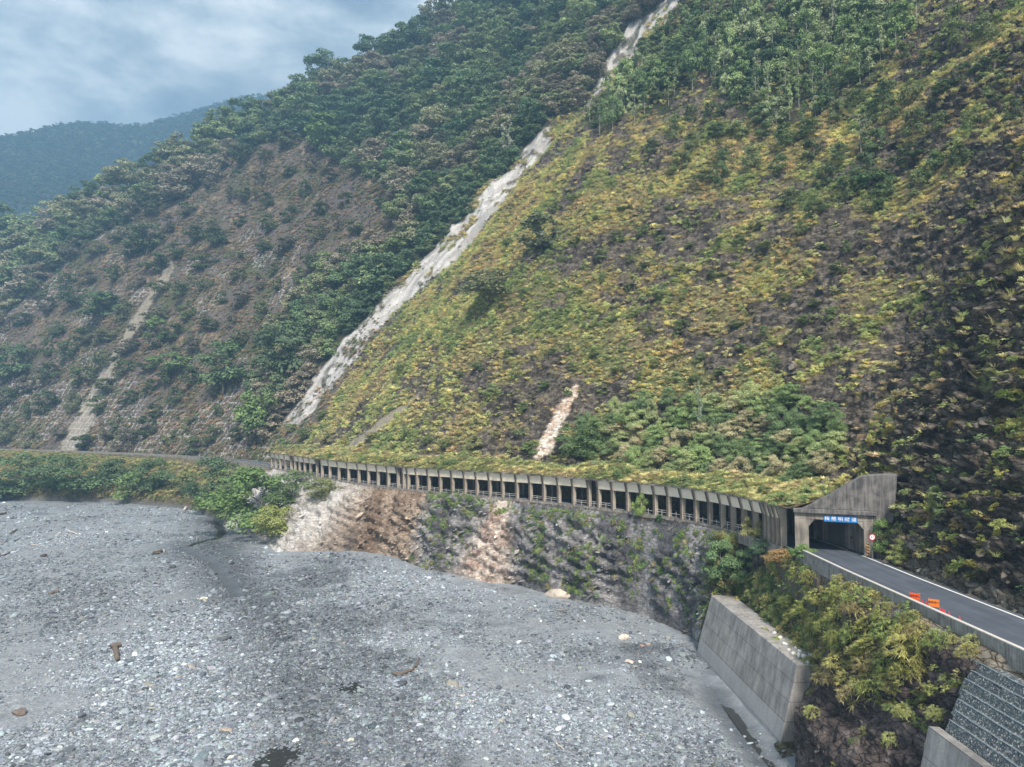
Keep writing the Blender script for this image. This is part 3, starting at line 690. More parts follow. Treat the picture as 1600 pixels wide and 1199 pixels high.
slab([(uL0 - .7, zb1 + .003), (uR1 + .3, zb1 + .003), (uR1 + .3, zl1), (uL0 - .7, zl1)], .55, -1.5, M_head, 'ledge', .04)
hw = [tuple(U(*q)) for q in [(1252, 796), (1290, 777), (1312, 765), (1330, 753), (1350, 744), (1374, 742), (1402, 741), (1400, 775), (1394, 830), (1388, 872)]]
hw[0] = (hw[0][0], zl1 + .003); top = hw
slab(top + [(uR1 + .31, 19.0), (uR1 + .31, zl1 + .003)], .08, -2.2, M_head, 'head_wall', .05)
slab([(uR1 + .003, 19.0), (uR1 + .30, 19.0), (uR1 + .30, zb1), (uR1 + .003, zb1)], -.15, -1.6, M_head, 'wing_wall')
reparent(MB().hexa([gp3(ca[-1] - .61, .72, 25.26), gp3(ca[-1] - .61, -10, 25.26), pw(uR1 + 1.6, 25.26, -1.2), pw(-.6, 25.26, -1.2), gp3(ca[-1] - .61, .72, 25.615), gp3(ca[-1] - .61, -10, 25.615), pw(uR1 + 1.6, 25.615, -1.2), pw(-.6, 25.615, -1.2)]).build('roof_slab', M_conc_old), shed)
reparent(MB().hexa([gp3(ca[-1] - 1.5, -8.97, 19.1), gp3(ca[-1] - 1.5, -9.6, 19.1), pw(uR1 + .9, 19.1, -1.45), pw(uR1 - .1, 19.1, -1.45), gp3(ca[-1] - 1.5, -8.97, 25.25), gp3(ca[-1] - 1.5, -9.6, 25.25), pw(uR1 + .9, 25.25, -1.45), pw(uR1 - .1, 25.25, -1.45)]).build('side_wall', M_conc_old), shed)
def hazard(u, o, name='hazard_stripes'):
    mb = MB(); b2 = MB()
    b2.add([pw(u - .17, 19.7, o), pw(u + .17, 19.7, o), pw(u + .17, 21.3, o), pw(u - .17, 21.3, o), pw(u - .17, 19.7, o - .02), pw(u + .17, 19.7, o - .02), pw(u + .17, 21.3, o - .02), pw(u - .17, 21.3, o - .02)],
           [(0, 1, 2, 3), (0, 4, 5, 1), (1, 5, 6, 2), (2, 6, 7, 3), (3, 7, 4, 0)])
    p = b2.build(name, M_amb); reparent(p, shed)
    for k in range(4):
        z = 19.75 + k * .4; mb.add([pw(u - .16, z + .16, o + .004), pw(u + .16, z, o + .004), pw(u + .16, z + .18, o + .004), pw(u - .16, z + .34, o + .004)], [(0, 1, 2, 3)])
    q = mb.build('stripe', M_black); q.parent = p
hazard(uR0 + .45, .145)
_q = MB()
for k in range(4):
    z = 19.9 + k * .4; _q.add([gp3(ca[-1] + 4.7, -8.488, z + .16), gp3(ca[-1] + 5.0, -8.488, z), gp3(ca[-1] + 5.0, -8.488, z + .18), gp3(ca[-1] + 4.7, -8.488, z + .34)], [(0, 1, 2, 3)])
# name board of the tunnel
def text_mesh(name, body, size, mat, parent, loc, rot, ext=.01, sx=1.0):
    cu = bpy.data.curves.new(name, 'FONT'); cu.body = body; cu.size = size; cu.extrude = ext; cu.align_x = 'CENTER'; cu.align_y = 'CENTER'; cu.offset = .004 * size
    o = bpy.data.objects.new(name, cu); SC.collection.objects.link(o)
    bpy.context.view_layer.update(); dg = bpy.context.evaluated_depsgraph_get()
    me = bpy.data.meshes.new_from_object(o.evaluated_get(dg)); bpy.data.objects.remove(o)
    me.materials.clear(); me.materials.append(mat); o = bpy.data.objects.new(name, me); SC.collection.objects.link(o)
    o.parent = parent; o.location = loc; o.rotation_euler = rot; o.scale = (sx, 1, 1); return o
c0 = U(1287, 810.5); c1_ = U(1340, 811); cu_ = (c0[0] + c1_[0]) / 2; bw = c1_[0] - c0[0]; bz = (U(1300, 806)[1] + U(1300, 815)[1]) / 2
pos = pw(cu_, bz, .16); prz = math.atan2(pu[1], pu[0])
sign = empty('name_board', pos, 'blue board with white Chinese characters above the tunnel mouth', 'tunnel sign', rz=prz)
MB().box((0, 0, 0), (bw, .05, .88)).build('board', M_blue, sign)
for i, ch_ in enumerate('梅蘭明隧道'): text_mesh('character', ch_, .62, M_white, sign, ((i - 2) * bw / 5.05 - .02, -.035, -.02), (R(90), 0, 0), .008, 1.1)
# height limit sign
hp = at_z(1363, 872, 19.6); hq = at_d(1364, 839.5, hp[1] - .05)
hs_ = empty('height_limit_sign', (hp[0], hp[1] - .1, 19.3), 'round white sign with red ring beside the right pier of the tunnel', 'road sign')
zc_ = hq[2] - 19.3
MB().tube([(0, .06, 0), (0, .06, zc_ + .4)], .04, 8).build('post', M_steel, hs_)
def disc(r, y0, y1, n=32, zc=0.0): return MB().tube([(0, y1, zc), (0, y0, zc)], r, n)
disc(.47, -.02, .01, 36, zc_).build('red_disc', M_red, hs_)
disc(.33, -.03, -.015, 8 * 4, zc_).build('white_disc', M_white, hs_)
text_mesh('number', '4.2', .33, M_black, hs_, (0, -.036, zc_), (R(90), 0, 0), .004)
# roadworks boards and cones
def aboard(px, py, mat, label, txt):
    p = at_x(px, py, 40.25); e_ = empty('roadworks_board', (40.35, p[1], 19.5), label, 'warning board', rz=R(-38))
    zz = p[2] - 19.5
    m = MB(); m.box((0, 0, zz), (.88, .03, .70)); b = m.build('panel', mat, e_)
    text_mesh('lettering', txt, .24, M_black, b, (0, -.022, zz + .05), (R(90), 0, 0), .004)
    f_ = MB()
    for s_ in (-.44, .44): f_.tube([(s_, 0.03, zz + .42), (s_, .02, 0)], .02, 6); f_.tube([(s_, .04, zz + .36), (s_, .5, 0)], .02, 6)
    f_.build('stand', M_steel, e_)
aboard(1428, 932.5, M_or1, 'red-orange roadworks board behind the parapet, the one nearer the tunnel', '道路施工')
aboard(1457.5, 942.5, M_or2, 'amber-orange roadworks board behind the parapet, the one farther from the tunnel', '道路施工')
cones = None
for i, (px, py) in enumerate([(1441, 938), (1447.5, 941), (1468.5, 950), (1472.5, 952), (1476, 953.5), (1483, 956.5), (1499, 962.5)]):
    p = at_x(px, py, 40.1)
    lab = ['red traffic cone between the two orange boards, nearer the red-orange one', 'red traffic cone touching the left side of the amber-orange board', 'first red traffic cone right of the amber-orange board', 'middle one of three red traffic cones close together behind the parapet',
           'last of three red traffic cones close together behind the parapet', 'single red traffic cone next after the group of three', 'red traffic cone standing farthest from the roadworks boards'][i]
    if cones is None:
        c_ = empty('traffic_cone', (40.1, p[1], 19.5), lab, 'traffic cone', 'red cones behind the parapet')
        MB().tube([(0, 0, .04), (0, 0, .5), (0, 0, 1.02)], [.2, .12, .035], 12).build('cone', M_cone, c_); MB().box((0, 0, .025), (.46, .46, .05)).build('base', M_cone, c_)
        MB().tube([(0, 0, .55), (0, 0, .72)], [.118, .09], 12, False).build('band', M_white, c_)
        cones = c_
    else:
        c_ = copy_tree(cones); c_.location = (40.1, p[1], 19.5); c_['label'] = lab

# ------------------------------------------------------------------ retaining walls on the river side
def fine(o, cuts):
    bm = bmesh.new(); bm.from_mesh(o.data); bmesh.ops.subdivide_edges(bm, edges=bm.edges[:], cuts=cuts, use_grid_fill=True); bm.to_mesh(o.data); bm.free()
prof_n = [(31.55, -1.5), (31.75, 0), (32.35, 2.3), (34.0, 9.0), (37.35, 9.0), (35.2, 2.3), (33.9, -1.5)]
prof_f = [(30.3, -1.5), (30.5, 0), (31.0, 2.3), (33.0, 9.2), (36.6, 9.2), (34.6, 2.3), (33.4, -1.5)]
k = len(prof_n); v = [(x, 86.3, z) for x, z in prof_n] + [(x, 119.4, z) for x, z in prof_f]
f = [tuple(range(k)), tuple(range(2 * k - 1, k - 1, -1))] + [(i, k + i, k + (i + 1) % k, (i + 1) % k) for i in range(k)]
o = mesh_obj('retaining_wall', v, f, M_wall); bm = bmesh.new(); bm.from_mesh(o.data); bmesh.ops.recalc_face_normals(bm, faces=bm.faces); bmesh.ops.bevel(bm, geom=bm.edges[:], offset=.07, segments=1, affect='EDGES'); bm.to_mesh(o.data); bm.free()
M_wall_low = concrete('washed_concrete', (.38, .375, .37), (.24, .235, .235), .6, .6, True, .12, 2.3); o.data.materials.append(M_wall_low)
for f_ in o.data.polygons:
    if f_.center.z < 2.2 and f_.center.x < 33: f_.material_index = 1
tag(o, 'massive leaning grey concrete retaining wall with form lines rising from the riverbed', 'retaining wall')
o = MB().hexa([(38.2, 91.5, 11), (39.3, 91.5, 11), (39.5, 106, 11), (38.3, 106, 11), (38.75, 91.5, 17.9), (39.28, 91.5, 17.9), (39.45, 106, 18), (38.95, 106, 18)]).build('retaining_wall', M_wall_old)
tag(o, 'dark moss-stained retaining wall under the road below the tunnel mouth', 'retaining wall')
v = []; P1 = [(29.8, -1.0), (32.95, 13.75), (33.7, 13.75), (34.2, -1.0)]
o = MB().hexa([(29.8, 20, -1), (34.2, 20, -1), (34.2, 57.4, -1), (30.2, 58.6, -1), (32.9, 20, 13.7), (33.7, 20, 13.7), (33.7, 57.4, 13.9), (32.95, 57.6, 13.9)]).build('retaining_wall', M_wall)
tag(o, 'streaked concrete retaining wall below the stone-filled terraces at the corner', 'retaining wall')
# terraced stone-filled mesh wall
M_gab, nt, N, L, B = new_mat('netted_stone'); B.inputs['Roughness'].default_value = .8
_tc = N.new('ShaderNodeTexCoord'); _v = N.new('ShaderNodeTexVoronoi'); _v.inputs['Scale'].default_value = 9; L.new(_tc.outputs['Object'], _v.inputs['Vector'])
_s = N.new('ShaderNodeSeparateColor'); L.new(_v.outputs['Color'], _s.inputs[0])
_c = ramp_out(N, L, _s.outputs[0], [(0, (.03, .04, .048)), (.55, (.07, .09, .105)), (.85, (.15, .17, .18)), (1, (.42, .42, .39))]); L.new(_c, B.inputs['Base Color'])
_b = N.new('ShaderNodeBump'); _b.invert = True; _b.inputs['Strength'].default_value = .9; _b.inputs['Distance'].default_value = .1; L.new(_v.outputs['Distance'], _b.inputs['Height']); L.new(_b.outputs[0], B.inputs['Normal'])
M_net = plain('net_wire', (.24, .29, .32), .6, .2, .3, 5)
gab = empty('stone_terrace', (36, 45, 14), 'blue-grey terraced wall of netted stones at the lower right corner', 'gabion wall')
n_t = 7; x0, z0 = 33.75, 13.95; sx_, sz_ = (38.1 - x0) / n_t, (18.3 - z0) / n_t
for i in range(n_t):
    ye = 57.0 + 3.2 * (i / n_t) + random.uniform(-.2, .2); xa = x0 + i * sx_; za = z0 + i * sz_
    o = MB().hexa([(xa, 22, za - .5), (39.0, 22, za - .5), (39.0, ye, za - .5), (xa, ye, za - .5), (xa + sx_ - .07, 22, za + sz_), (39.0, 22, za + sz_), (39.0, ye, za + sz_), (xa + sx_ - .07, ye, za + sz_)]).build('stone_tier', M_gab); reparent(o, gab)
    t_ = MB(); yy = np.linspace(22, ye, 60); t_.tube([(xa + sx_ - .05 + random.uniform(-.03, .03), y, za + sz_ + .03 + random.uniform(-.03, .03)) for y in yy], .045, 5); o = t_.build('net_edge', M_net); reparent(o, gab)

# ------------------------------------------------------------------ plants: prototypes
def leaf_mat(name, base, var=.35, rough=.6, trans=.25):
    m, nt, N, L, B = new_mat(name); B.inputs['Roughness'].default_value = rough; B.inputs['Specular IOR Level'].default_value = .25
    at = N.new('ShaderNodeAttribute'); at.attribute_type = 'INSTANCER'; at.attribute_name = 'tint'
    oi = N.new('ShaderNodeObjectInfo')
    cl = N.new('ShaderNodeAttribute'); cl.attribute_name = 'lv'        # leaf to leaf variation
    rr = ramp_out(N, L, cl.outputs['Fac'], [(0, g3(1 - var)), (1, g3(1 + var * 1.4))])
    c = mixn(N, L, 'MULTIPLY', 1, at.outputs['Color'], rr)
    c = mixn(N, L, 'MULTIPLY', 1, c, base)
    L.new(c, B.inputs['Base Color'])
    tb_ = N.new('ShaderNodeBsdfTranslucent'); L.new(c, tb_.inputs[0]); ms = N.new('ShaderNodeMixShader'); ms.inputs[0].default_value = trans
    L.new(B.outputs[0], ms.inputs[1]); L.new(tb_.outputs[0], ms.inputs[2]); L.new(ms.outputs[0], N['Material Output'].inputs[0]); return m
M_leaf = leaf_mat('foliage', (1, 1, 1)); M_grass = leaf_mat('grass_blades', (1, 1, 1), .45, .7, .2)
M_bark = plain('bark', (.11, .095, .075), .9, 0, .4, 6); M_bark_pale = plain('pale_bark', (.36, .34, .30), .9, 0, .3, 6)
def quads_mesh(name, P, U_, V_, mat, lv, tri=False):
    """leaf faces: centres P, half-axes U_, V_"""
    n = len(P)
    if tri: v = np.stack([P - U_, P + U_, P + V_ * 1.6], 1)
    else: v = np.stack([P - U_ - V_ * .2, P + U_ * .1 - V_, P + U_ + V_ * .2, P - U_ * .1 + V_], 1)
    k = v.shape[1]; v = v.reshape(-1, 3).astype(np.float32)
    me = bpy.data.meshes.new(name); me.vertices.add(len(v)); me.vertices.foreach_set('co', v.reshape(-1))
    me.loops.add(n * k); me.loops.foreach_set('vertex_index', np.arange(n * k, dtype=np.int32)); me.polygons.add(n); me.polygons.foreach_set('loop_start', (np.arange(n) * k).astype(np.int32))
    me.update(calc_edges=True)
    at = me.attributes.new('lv', 'FLOAT', 'POINT'); at.data.foreach_set('value', np.repeat(lv, k).astype(np.float32))
    me.materials.append(mat); return me
def crown_mesh(name, rg, hgt=1.0, rad=.5, lobes=16, per=130, leaf=.035, base=.35, flat=.75, hollow=.55, up=.5):
    """crown of a tree of total height 1: clumps of leaves gathered at branch ends inside an uneven envelope"""
    P, Nn, lv = [], [], []
    for i in range(lobes):
        th = rg.uniform(0, 2 * math.pi); q = rg.uniform(0, 1); zc = base + (hgt - base) * q * .86 + .02
        env = rad * (math.sin(math.pi * min(.16 + .80 * q, 1)) ** .7)
        rr = env * rg.uniform(.25, .95); lr = rad * rg.uniform(.24, .46) * (1 - .35 * q)
        c = np.array([rr * math.cos(th), rr * math.sin(th), zc]); m = int(per * rg.uniform(.6, 1.3) * (lr / (.34 * rad)) ** 2)
        d = rg.normal(size=(m, 3)); d /= np.linalg.norm(d, axis=1)[:, None]; d[:, 2] = np.where(d[:, 2] < -.25, -d[:, 2] * .6, d[:, 2])
        rd = rg.uniform(hollow, 1.08, (m, 1)); p = c + d * rd * lr * np.array([1, 1, flat])
        P.append(p); Nn.append(d * 1.0 + np.array([0, 0, up]) + rg.normal(size=(m, 3)) * .45); lv.append(np.clip(rg.uniform(0, 1) * .45 + rg.uniform(0, .55, m), 0, 1))
    P = np.concatenate(P); Nn = np.concatenate(Nn); lv = np.concatenate(lv); Nn /= np.linalg.norm(Nn, axis=1)[:, None]
    a = rg.normal(size=P.shape); U_ = np.cross(Nn, a); U_ /= np.linalg.norm(U_, axis=1)[:, None]; V_ = np.cross(Nn, U_)
    sz = leaf * rg.uniform(.6, 1.4, (len(P), 1)); return quads_mesh(name, P, U_ * sz, V_ * sz * .6, M_leaf, lv)
def trunk_mesh(name, rg, hgt=.7, r=.018, nb=7, mat=None, lean=.05, spread=.3, bz=.3):
    mb = MB(); lx, ly = rg.uniform(-lean, lean, 2)
    pt = lambda t: (lx * t * t + .01 * math.sin(5 * t), ly * t * t + .012 * math.sin(4 * t + 1), hgt * t - .03)
    mb.tube([pt(t) for t in np.linspace(0, 1, 6)], [r * (1.25 - .95 * t) for t in np.linspace(0, 1, 6)], 6)
    for i in range(nb):
        t = rg.uniform(bz, .95); b = pt(t); th = rg.uniform(0, 6.28); l = spread * rg.uniform(.6, 1.1) * (1.15 - t * .6)
        mb.tube([b, (b[0] + l * .5 * math.cos(th), b[1] + l * .5 * math.sin(th), b[2] + l * .38), (b[0] + l * math.cos(th + .2), b[1] + l * math.sin(th + .2), b[2] + l * .85)], [r * .5, r * .32, r * .12], 5)
    o = mb.build(name, mat or M_bark, None, True); me = o.data; bpy.data.objects.remove(o); return me
def tuft_mesh(name, rg, n=70, h=1.0, spread=.5, wd=.035, droop=.6, seg=3, lean=(0, 0), plume=0):
    P, U_, V_, lv = [], [], [], []
    verts = []; faces = []; lvv = []
    for i in range(n):
        th = rg.uniform(0, 6.28); r0 = spread * .45 * math.sqrt(rg.uniform(0, 1)); b = np.array([r0 * math.cos(th), r0 * math.sin(th), -.05]); hh = h * rg.uniform(.55, 1.1)
        out = np.array([math.cos(th) + lean[0] + rg.normal() * .4, math.sin(th) + lean[1] + rg.normal() * .4, 0]) * spread * rg.uniform(.5, 1.1)
        sd_ = np.array([-out[1], out[0], 0]); sd_ /= np.linalg.norm(sd_) + 1e-6; w0 = wd * rg.uniform(.6, 1.4); l_ = rg.uniform(0, 1); base_i = len(verts)
        for j in range(seg + 1):
            t = j / seg; p = b + out * (t ** 1.4) + np.array([0, 0, hh * (t - droop * t * t * .62)]); w_ = w0 * (1 - t) ** .7 * (1 if j else .7)
            verts += [p - sd_ * w_, p + sd_ * w_]; lvv += [l_, l_]
        for j in range(seg): q = base_i + 2 * j; faces.append((q, q + 1, q + 3, q + 2))
    me = bpy.data.meshes.new(name); me.from_pydata([tuple(map(float, q)) for q in verts], [], faces); at = me.attributes.new('lv', 'FLOAT', 'POINT'); at.data.foreach_set('value', np.array(lvv, np.float32)); me.materials.append(M_grass); return me
def stone_mesh(name, rg, mat, sub=2, rough=.25, flat=.6, sharp=False):
    bm = bmesh.new(); bmesh.ops.create_icosphere(bm, subdivisions=sub, radius=1); o_ = rg.uniform(0, 100)
    co = np.array([v.co[:] for v in bm.verts]); n = fbm(co[:, 0] * .9 + o_, co[:, 1] * .9, co[:, 2] * .9, 3, 5) * rough * 2
    if sharp:
        for _ in range(9):
            d = rg.normal(size=3); d /= np.linalg.norm(d); k_ = rg.uniform(.55, .85); q = co @ d; co = co - np.maximum(q - k_, 0)[:, None] * d * .95
    co = co * (1 + n)[:, None] * np.array([1, rg.uniform(.6, .9), flat])
    for v_, c in zip(bm.verts, co): v_.co = c
    me = bpy.data.meshes.new(name); bm.to_mesh(me); bm.free(); me.materials.append(mat)
    if not sharp: me.shade_smooth()
    return me
rp = np.random.default_rng(21)
CR_D = [crown_mesh('crown', rp, 1.0, rp.uniform(.42, .54), 22, 150, .032, .22, .95, .75) for _ in range(7)]       # broad crowns
CR_S = [crown_mesh('crown', rp, 1.0, rp.uniform(.24, .32), 18, 75, .022, .30, 1.0, .4) for _ in range(4)]       # slender, open crowns
CR_B = [crown_mesh('foliage', rp, .95, rp.uniform(.50, .66), 18, 150, .036, .02, .95, .7) for _ in range(6)]          # shrubs
CR_H = [crown_mesh('foliage', rp, .95, rp.uniform(.5, .62), 26, 330, .022, .02, .9, .7) for _ in range(5)]         # near shrubs, finer leaves
TR_D = [trunk_mesh('trunk', rp, .72, .02, 6) for _ in range(3)]; TR_S = [trunk_mesh('trunk', rp, .86, .012, 8, M_bark_pale, .06, .22) for _ in range(4)]
TR_B = [trunk_mesh('stems', rp, .5, .02, 9, None, .1, .4, .02) for _ in range(2)]
GR = [tuft_mesh('tuft', rp, 75, .85, .55, .026, .75) for _ in range(5)]
def dome_mesh(name, rg, n=46, m=20, bl=.26, wd=.009):
    """many small arching sprays standing all over a rounded clump"""
    verts, faces, lvv = [], [], []
    for i in range(n):
        q = rg.uniform(.05, 1); th = rg.uniform(0, 6.28); r_ = .5 * math.sqrt(1 - q * q * .8) * rg.uniform(.45, 1.05); c = np.array([r_ * math.cos(th), r_ * math.sin(th), .62 * q * rg.uniform(.6, 1.05) - .05]); l0 = rg.uniform(0, .6)
        ax = np.array([math.cos(th) * .7 - .25, math.sin(th) * .7 - .15, .8 + q]); ax /= np.linalg.norm(ax)
        for j in range(m):
            d = ax + rg.normal(size=3) * .33; d /= np.linalg.norm(d); L0 = bl * rg.uniform(.6, 1.3); side = np.cross(d, [0, 0, 1.0]); side /= np.linalg.norm(side) + 1e-6; w0 = wd * rg.uniform(.6, 1.5); l_ = min(l0 + rg.uniform(0, .5), 1); bi = len(verts)
            for k in range(4):
                t = k / 3; p = c + d * L0 * t - np.array([0, 0, 1]) * L0 * .55 * t * t; w_ = w0 * (1.0 - .85 * t); verts += [p - side * w_, p + side * w_]; lvv += [l_, l_]
            for k in range(3): q_ = bi + 2 * k; faces.append((q_, q_ + 1, q_ + 3, q_ + 2))
    me = bpy.data.meshes.new(name); me.from_pydata([tuple(map(float, q)) for q in verts], [], faces); at = me.attributes.new('lv', 'FLOAT', 'POINT'); at.data.foreach_set('value', np.array(lvv, np.float32)); me.materials.append(M_grass); return me
BG = [dome_mesh('blades', rp, 90, 24, .20, .0075) for _ in range(5)]
BUSH = [crown_mesh('scrub', rp, .8, .60, 12, 75, .042, .0, .8, .5) for _ in range(4)]

# --- scatter (geometry nodes) for what nobody could count
def scatter(name, P, rot, scl, idx, tint, meshes, label, kind='stuff'):
    col_ = bpy.data.collections.new(name + '_sources')
    for i, me in enumerate(meshes):
        o = bpy.data.objects.new('%s_source_%02d' % (name, i), me); col_.objects.link(o)
    me = bpy.data.meshes.new(name); n = len(P); me.vertices.add(n); me.vertices.foreach_set('co', np.asarray(P, np.float32).reshape(-1))
    me.attributes.new('rot', 'FLOAT_VECTOR', 'POINT').data.foreach_set('vector', np.asarray(rot, np.float32).reshape(-1))
    me.attributes.new('scl', 'FLOAT_VECTOR', 'POINT').data.foreach_set('vector', np.asarray(scl, np.float32).reshape(-1))
    me.attributes.new('idx', 'INT', 'POINT').data.foreach_set('value', np.asarray(idx, np.int32))
    me.attributes.new('tint', 'FLOAT_COLOR', 'POINT').data.foreach_set('color', np.concatenate([tint, np.ones((n, 1))], 1).astype(np.float32).reshape(-1))
    o = bpy.data.objects.new(name, me); SC.collection.objects.link(o)
    g = bpy.data.node_groups.new(name, 'GeometryNodeTree'); g.interface.new_socket('Geometry', in_out='INPUT', socket_type='NodeSocketGeometry'); g.interface.new_socket('Geometry', in_out='OUTPUT', socket_type='NodeSocketGeometry')
    N = g.nodes; L = g.links; gi = N.new('NodeGroupInput'); go = N.new('NodeGroupOutput'); ip = N.new('GeometryNodeInstanceOnPoints'); ci = N.new('GeometryNodeCollectionInfo')
    ci.inputs['Collection'].default_value = col_; ci.inputs['Separate Children'].default_value = True; ci.inputs['Reset Children'].default_value = True
    def na(nm, ty):
        a = N.new('GeometryNodeInputNamedAttribute'); a.data_type = ty; a.inputs[0].default_value = nm
        return [q for q in a.outputs if q.enabled and q.name == 'Attribute'][0]
    er = N.new('FunctionNodeEulerToRotation'); L.new(na('rot', 'FLOAT_VECTOR'), er.inputs[0])
    L.new(gi.outputs[0], ip.inputs['Points']); L.new(ci.outputs[0], ip.inputs['Instance']); ip.inputs['Pick Instance'].default_value = True
    L.new(na('idx', 'INT'), ip.inputs['Instance Index']); L.new(er.outputs[0], ip.inputs['Rotation']); L.new(na('scl', 'FLOAT_VECTOR'), ip.inputs['Scale']); L.new(ip.outputs[0], go.inputs[0])
    md = o.modifiers.new('scatter', 'NODES'); md.node_group = g
    tag(o, label, None, None, kind); return o
def rot_up(n, tilt=.5, a=None):
    """euler angles that tip z part of the way towards the ground normal, random spin first"""
    n = np.asarray(n); k = len(n); nn = n * tilt + np.array([0, 0, 1 - tilt]); nn /= np.linalg.norm(nn, axis=1)[:, None]
    # XYZ euler: Rz*Ry*Rx ; tilt via x,y, no spin control needed beyond z
    s_ = rng.uniform(0, 6.283, k) if a is None else a
    out = np.zeros((k, 3))
    for i in range(k):
        pass
    # direction z' = (sin y cos x cos z + sin x sin z, ...) -> choose z spin, solve x,y
    cz, szz = np.cos(s_), np.sin(s_); lx = nn[:, 0] * cz + nn[:, 1] * szz; ly = -nn[:, 0] * szz + nn[:, 1] * cz
    out[:, 0] = -np.arcsin(np.clip(ly, -1, 1)); out[:, 1] = np.arctan2(lx, nn[:, 2]); out[:, 2] = s_
    return out

# vertices of the mountain sheet that face the valley, with their areas
NMf = normals(X, Y, Z)
elv = np.arctan2(Z - H, np.hypot(X, Y)); visg = elv >= np.maximum.accumulate(elv, 1) - .006
dA = np.zeros(X.shape); P3 = np.stack([X, Y, Z], -1)
dA[:-1, :-1] = np.linalg.norm(np.cross(P3[1:, :-1] - P3[:-1, :-1], P3[:-1, 1:] - P3[:-1, :-1]), axis=-1)
PXv, PYv = proj(X, Y, Z)
inview = (PXv > -120) & (PXv < 1720) & (PYv > -200) & (PYv < 1300) & visg
def pick(prob_per_m2):
    p = np.clip(prob_per_m2, 0, None) * dA * inview
    k = rng.poisson(p); i = np.repeat(np.arange(k.size), k.ravel())
    iu, iv = np.unravel_index(i, X.shape)
    iu = np.minimum(iu, NC - 2); iv = np.minimum(iv, NR - 2)
    a, b = rng.random(len(iu))[:, None], rng.random(len(iu))[:, None]
    P = P3[iu, iv] * (1 - a - b + a * b) + P3[iu + 1, iv] * a * (1 - b) + P3[iu, iv + 1] * b * (1 - a) + P3[iu + 1, iv + 1] * a * b
    return P, iu, iv
def tints(n, palette, weights, jit=.18, base=None):
    pal = np.array(palette); w_ = np.array(weights, float); w_ /= w_.sum(); c = pal[rng.choice(len(pal), n, p=w_)]
    return np.clip(c * (1 + rng.normal(size=(n, 1)) * jit) * (1 + rng.normal(size=(n, 3)) * jit * .25), .005, 1)
# --- grass and scrub on the open slope
open_ = (S > 9.2) & ~M_for & ~M_br
g_n = fbm(X / 9, Y / 9, Z / 9, 3, 141)
open_ = open_ & ((S > 10.4) | (Z > 26))
dens = open_ * (1 - np.clip(M_rock * 1.15, 0, .94 - .04 * right)) * (1 - np.clip(M_pale + M_sl2 + M_sl3, 0, 1)) * (.30 + .45 * sstep(-.3, .4, g_n)) * 1.7
dens = np.where(M_for2, dens * .25, dens)
P, iu, iv = pick(dens)
dist = np.hypot(P[:, 0], P[:, 1]); print('GRASS', len(P))
gt = -.1 + fbm(P[:, 0] / 14, P[:, 1] / 14, P[:, 2] / 14, 3, 151) + rng.normal(size=len(P)) * .22
pal_g = np.array([(.64, .51, .31), (.78, .68, .36), (.72, .67, .31), (.54, .56, .24), (.34, .41, .18)])
ti = pal_g[np.clip(((gt + .62) / 1.24 * 5).astype(int), 0, 4)] * (1 + rng.normal(size=(len(P), 1)) * .2)
sc = rng.uniform(.7, 1.6, len(P)) * (1 + .002 * dist); scl = np.stack([sc, sc, sc * rng.uniform(.6, 1.0, len(P))], 1)
isb = rng.random(len(P)) < np.where(gt > .15, .6, .35); idx = np.where(isb, 5 + rng.integers(0, 4, len(P)), rng.integers(0, 5, len(P)))
ti = np.where(isb[:, None], ti * np.array([.66, .76, .7]), ti)
scatter('slope_grass', P, rot_up(NMf[iu, iv], .22), scl, idx, np.clip(ti, .01, 1), GR + BUSH, 'dry yellow-green grass and scrub covering the open slope')
cn = fbm(X / 8, Y / 8, Z / 11, 4, 241)
P, iu, iv = pick(open_ * right * (S < 120) * (PYv < 950) * sstep(.06, .26, cn) * .34); print('CREEP', len(P))
sc = rng.uniform(.8, 1.9, len(P)); isb = rng.random(len(P)) < .5
scatter('cliff_creepers', P, rot_up(NMf[iu, iv], .6), np.stack([sc, sc, sc * .8], 1), np.where(isb, 5 + rng.integers(0, 4, len(P)), rng.integers(0, 5, len(P))), tints(len(P), [(.42, .40, .13), (.34, .36, .12), (.22, .27, .09), (.38, .28, .13)], [3, 3, 2, 1]), BG + BUSH, 'olive plants hanging in patches on the dark cliff beside the road')
# --- broken blocks and ledges standing out of the rock
M_block, nt, N, L, B = new_mat('broken_rock'); B.inputs['Roughness'].default_value = .92
_at = N.new('ShaderNodeAttribute'); _at.attribute_type = 'INSTANCER'; _at.attribute_name = 'tint'; _tc = N.new('ShaderNodeTexCoord'); _mp = N.new('ShaderNodeMapping'); _mp.inputs['Scale'].default_value = (1, 1, 3.5); L.new(_tc.outputs['Object'], _mp.inputs[0])
_n = noise_node(N, L, 1.6, 6, .7, _mp.outputs[0]); _c = mixn(N, L, 'MULTIPLY', 1, _at.outputs['Color'], ramp_out(N, L, _n.outputs['Fac'], [(.3, g3(.5)), (.7, g3(1.5))])); L.new(_c, B.inputs['Base Color'])
_b = N.new('ShaderNodeBump'); _b.inputs['Strength'].default_value = .6; _b.inputs['Distance'].default_value = .15; L.new(_n.outputs['Fac'], _b.inputs['Height']); L.new(_b.outputs[0], B.inputs['Normal'])
RB = [stone_mesh('block', rp, M_block, 3, .10, rp.uniform(.45, .8), True) for _ in range(8)]
lowk = LOW & (Y > 121) & (ga < A1 - 12) & (td > .6)
bn = fbm(X / 5, Y / 5, Z / 5, 3, 431)
dens = ((S > 9.5) & ~M_for & ~M_for2) * M_rock * (1 - M_pale) * (1 - np.clip(M_sl1 + M_sl2 + M_sl3, 0, 1)) * (.05 + .30 * sstep(-.1, .3, bn)) * (.35 + .65 * (S < 150)) + (M_pale > .4) * .07 * (S > 9.5)
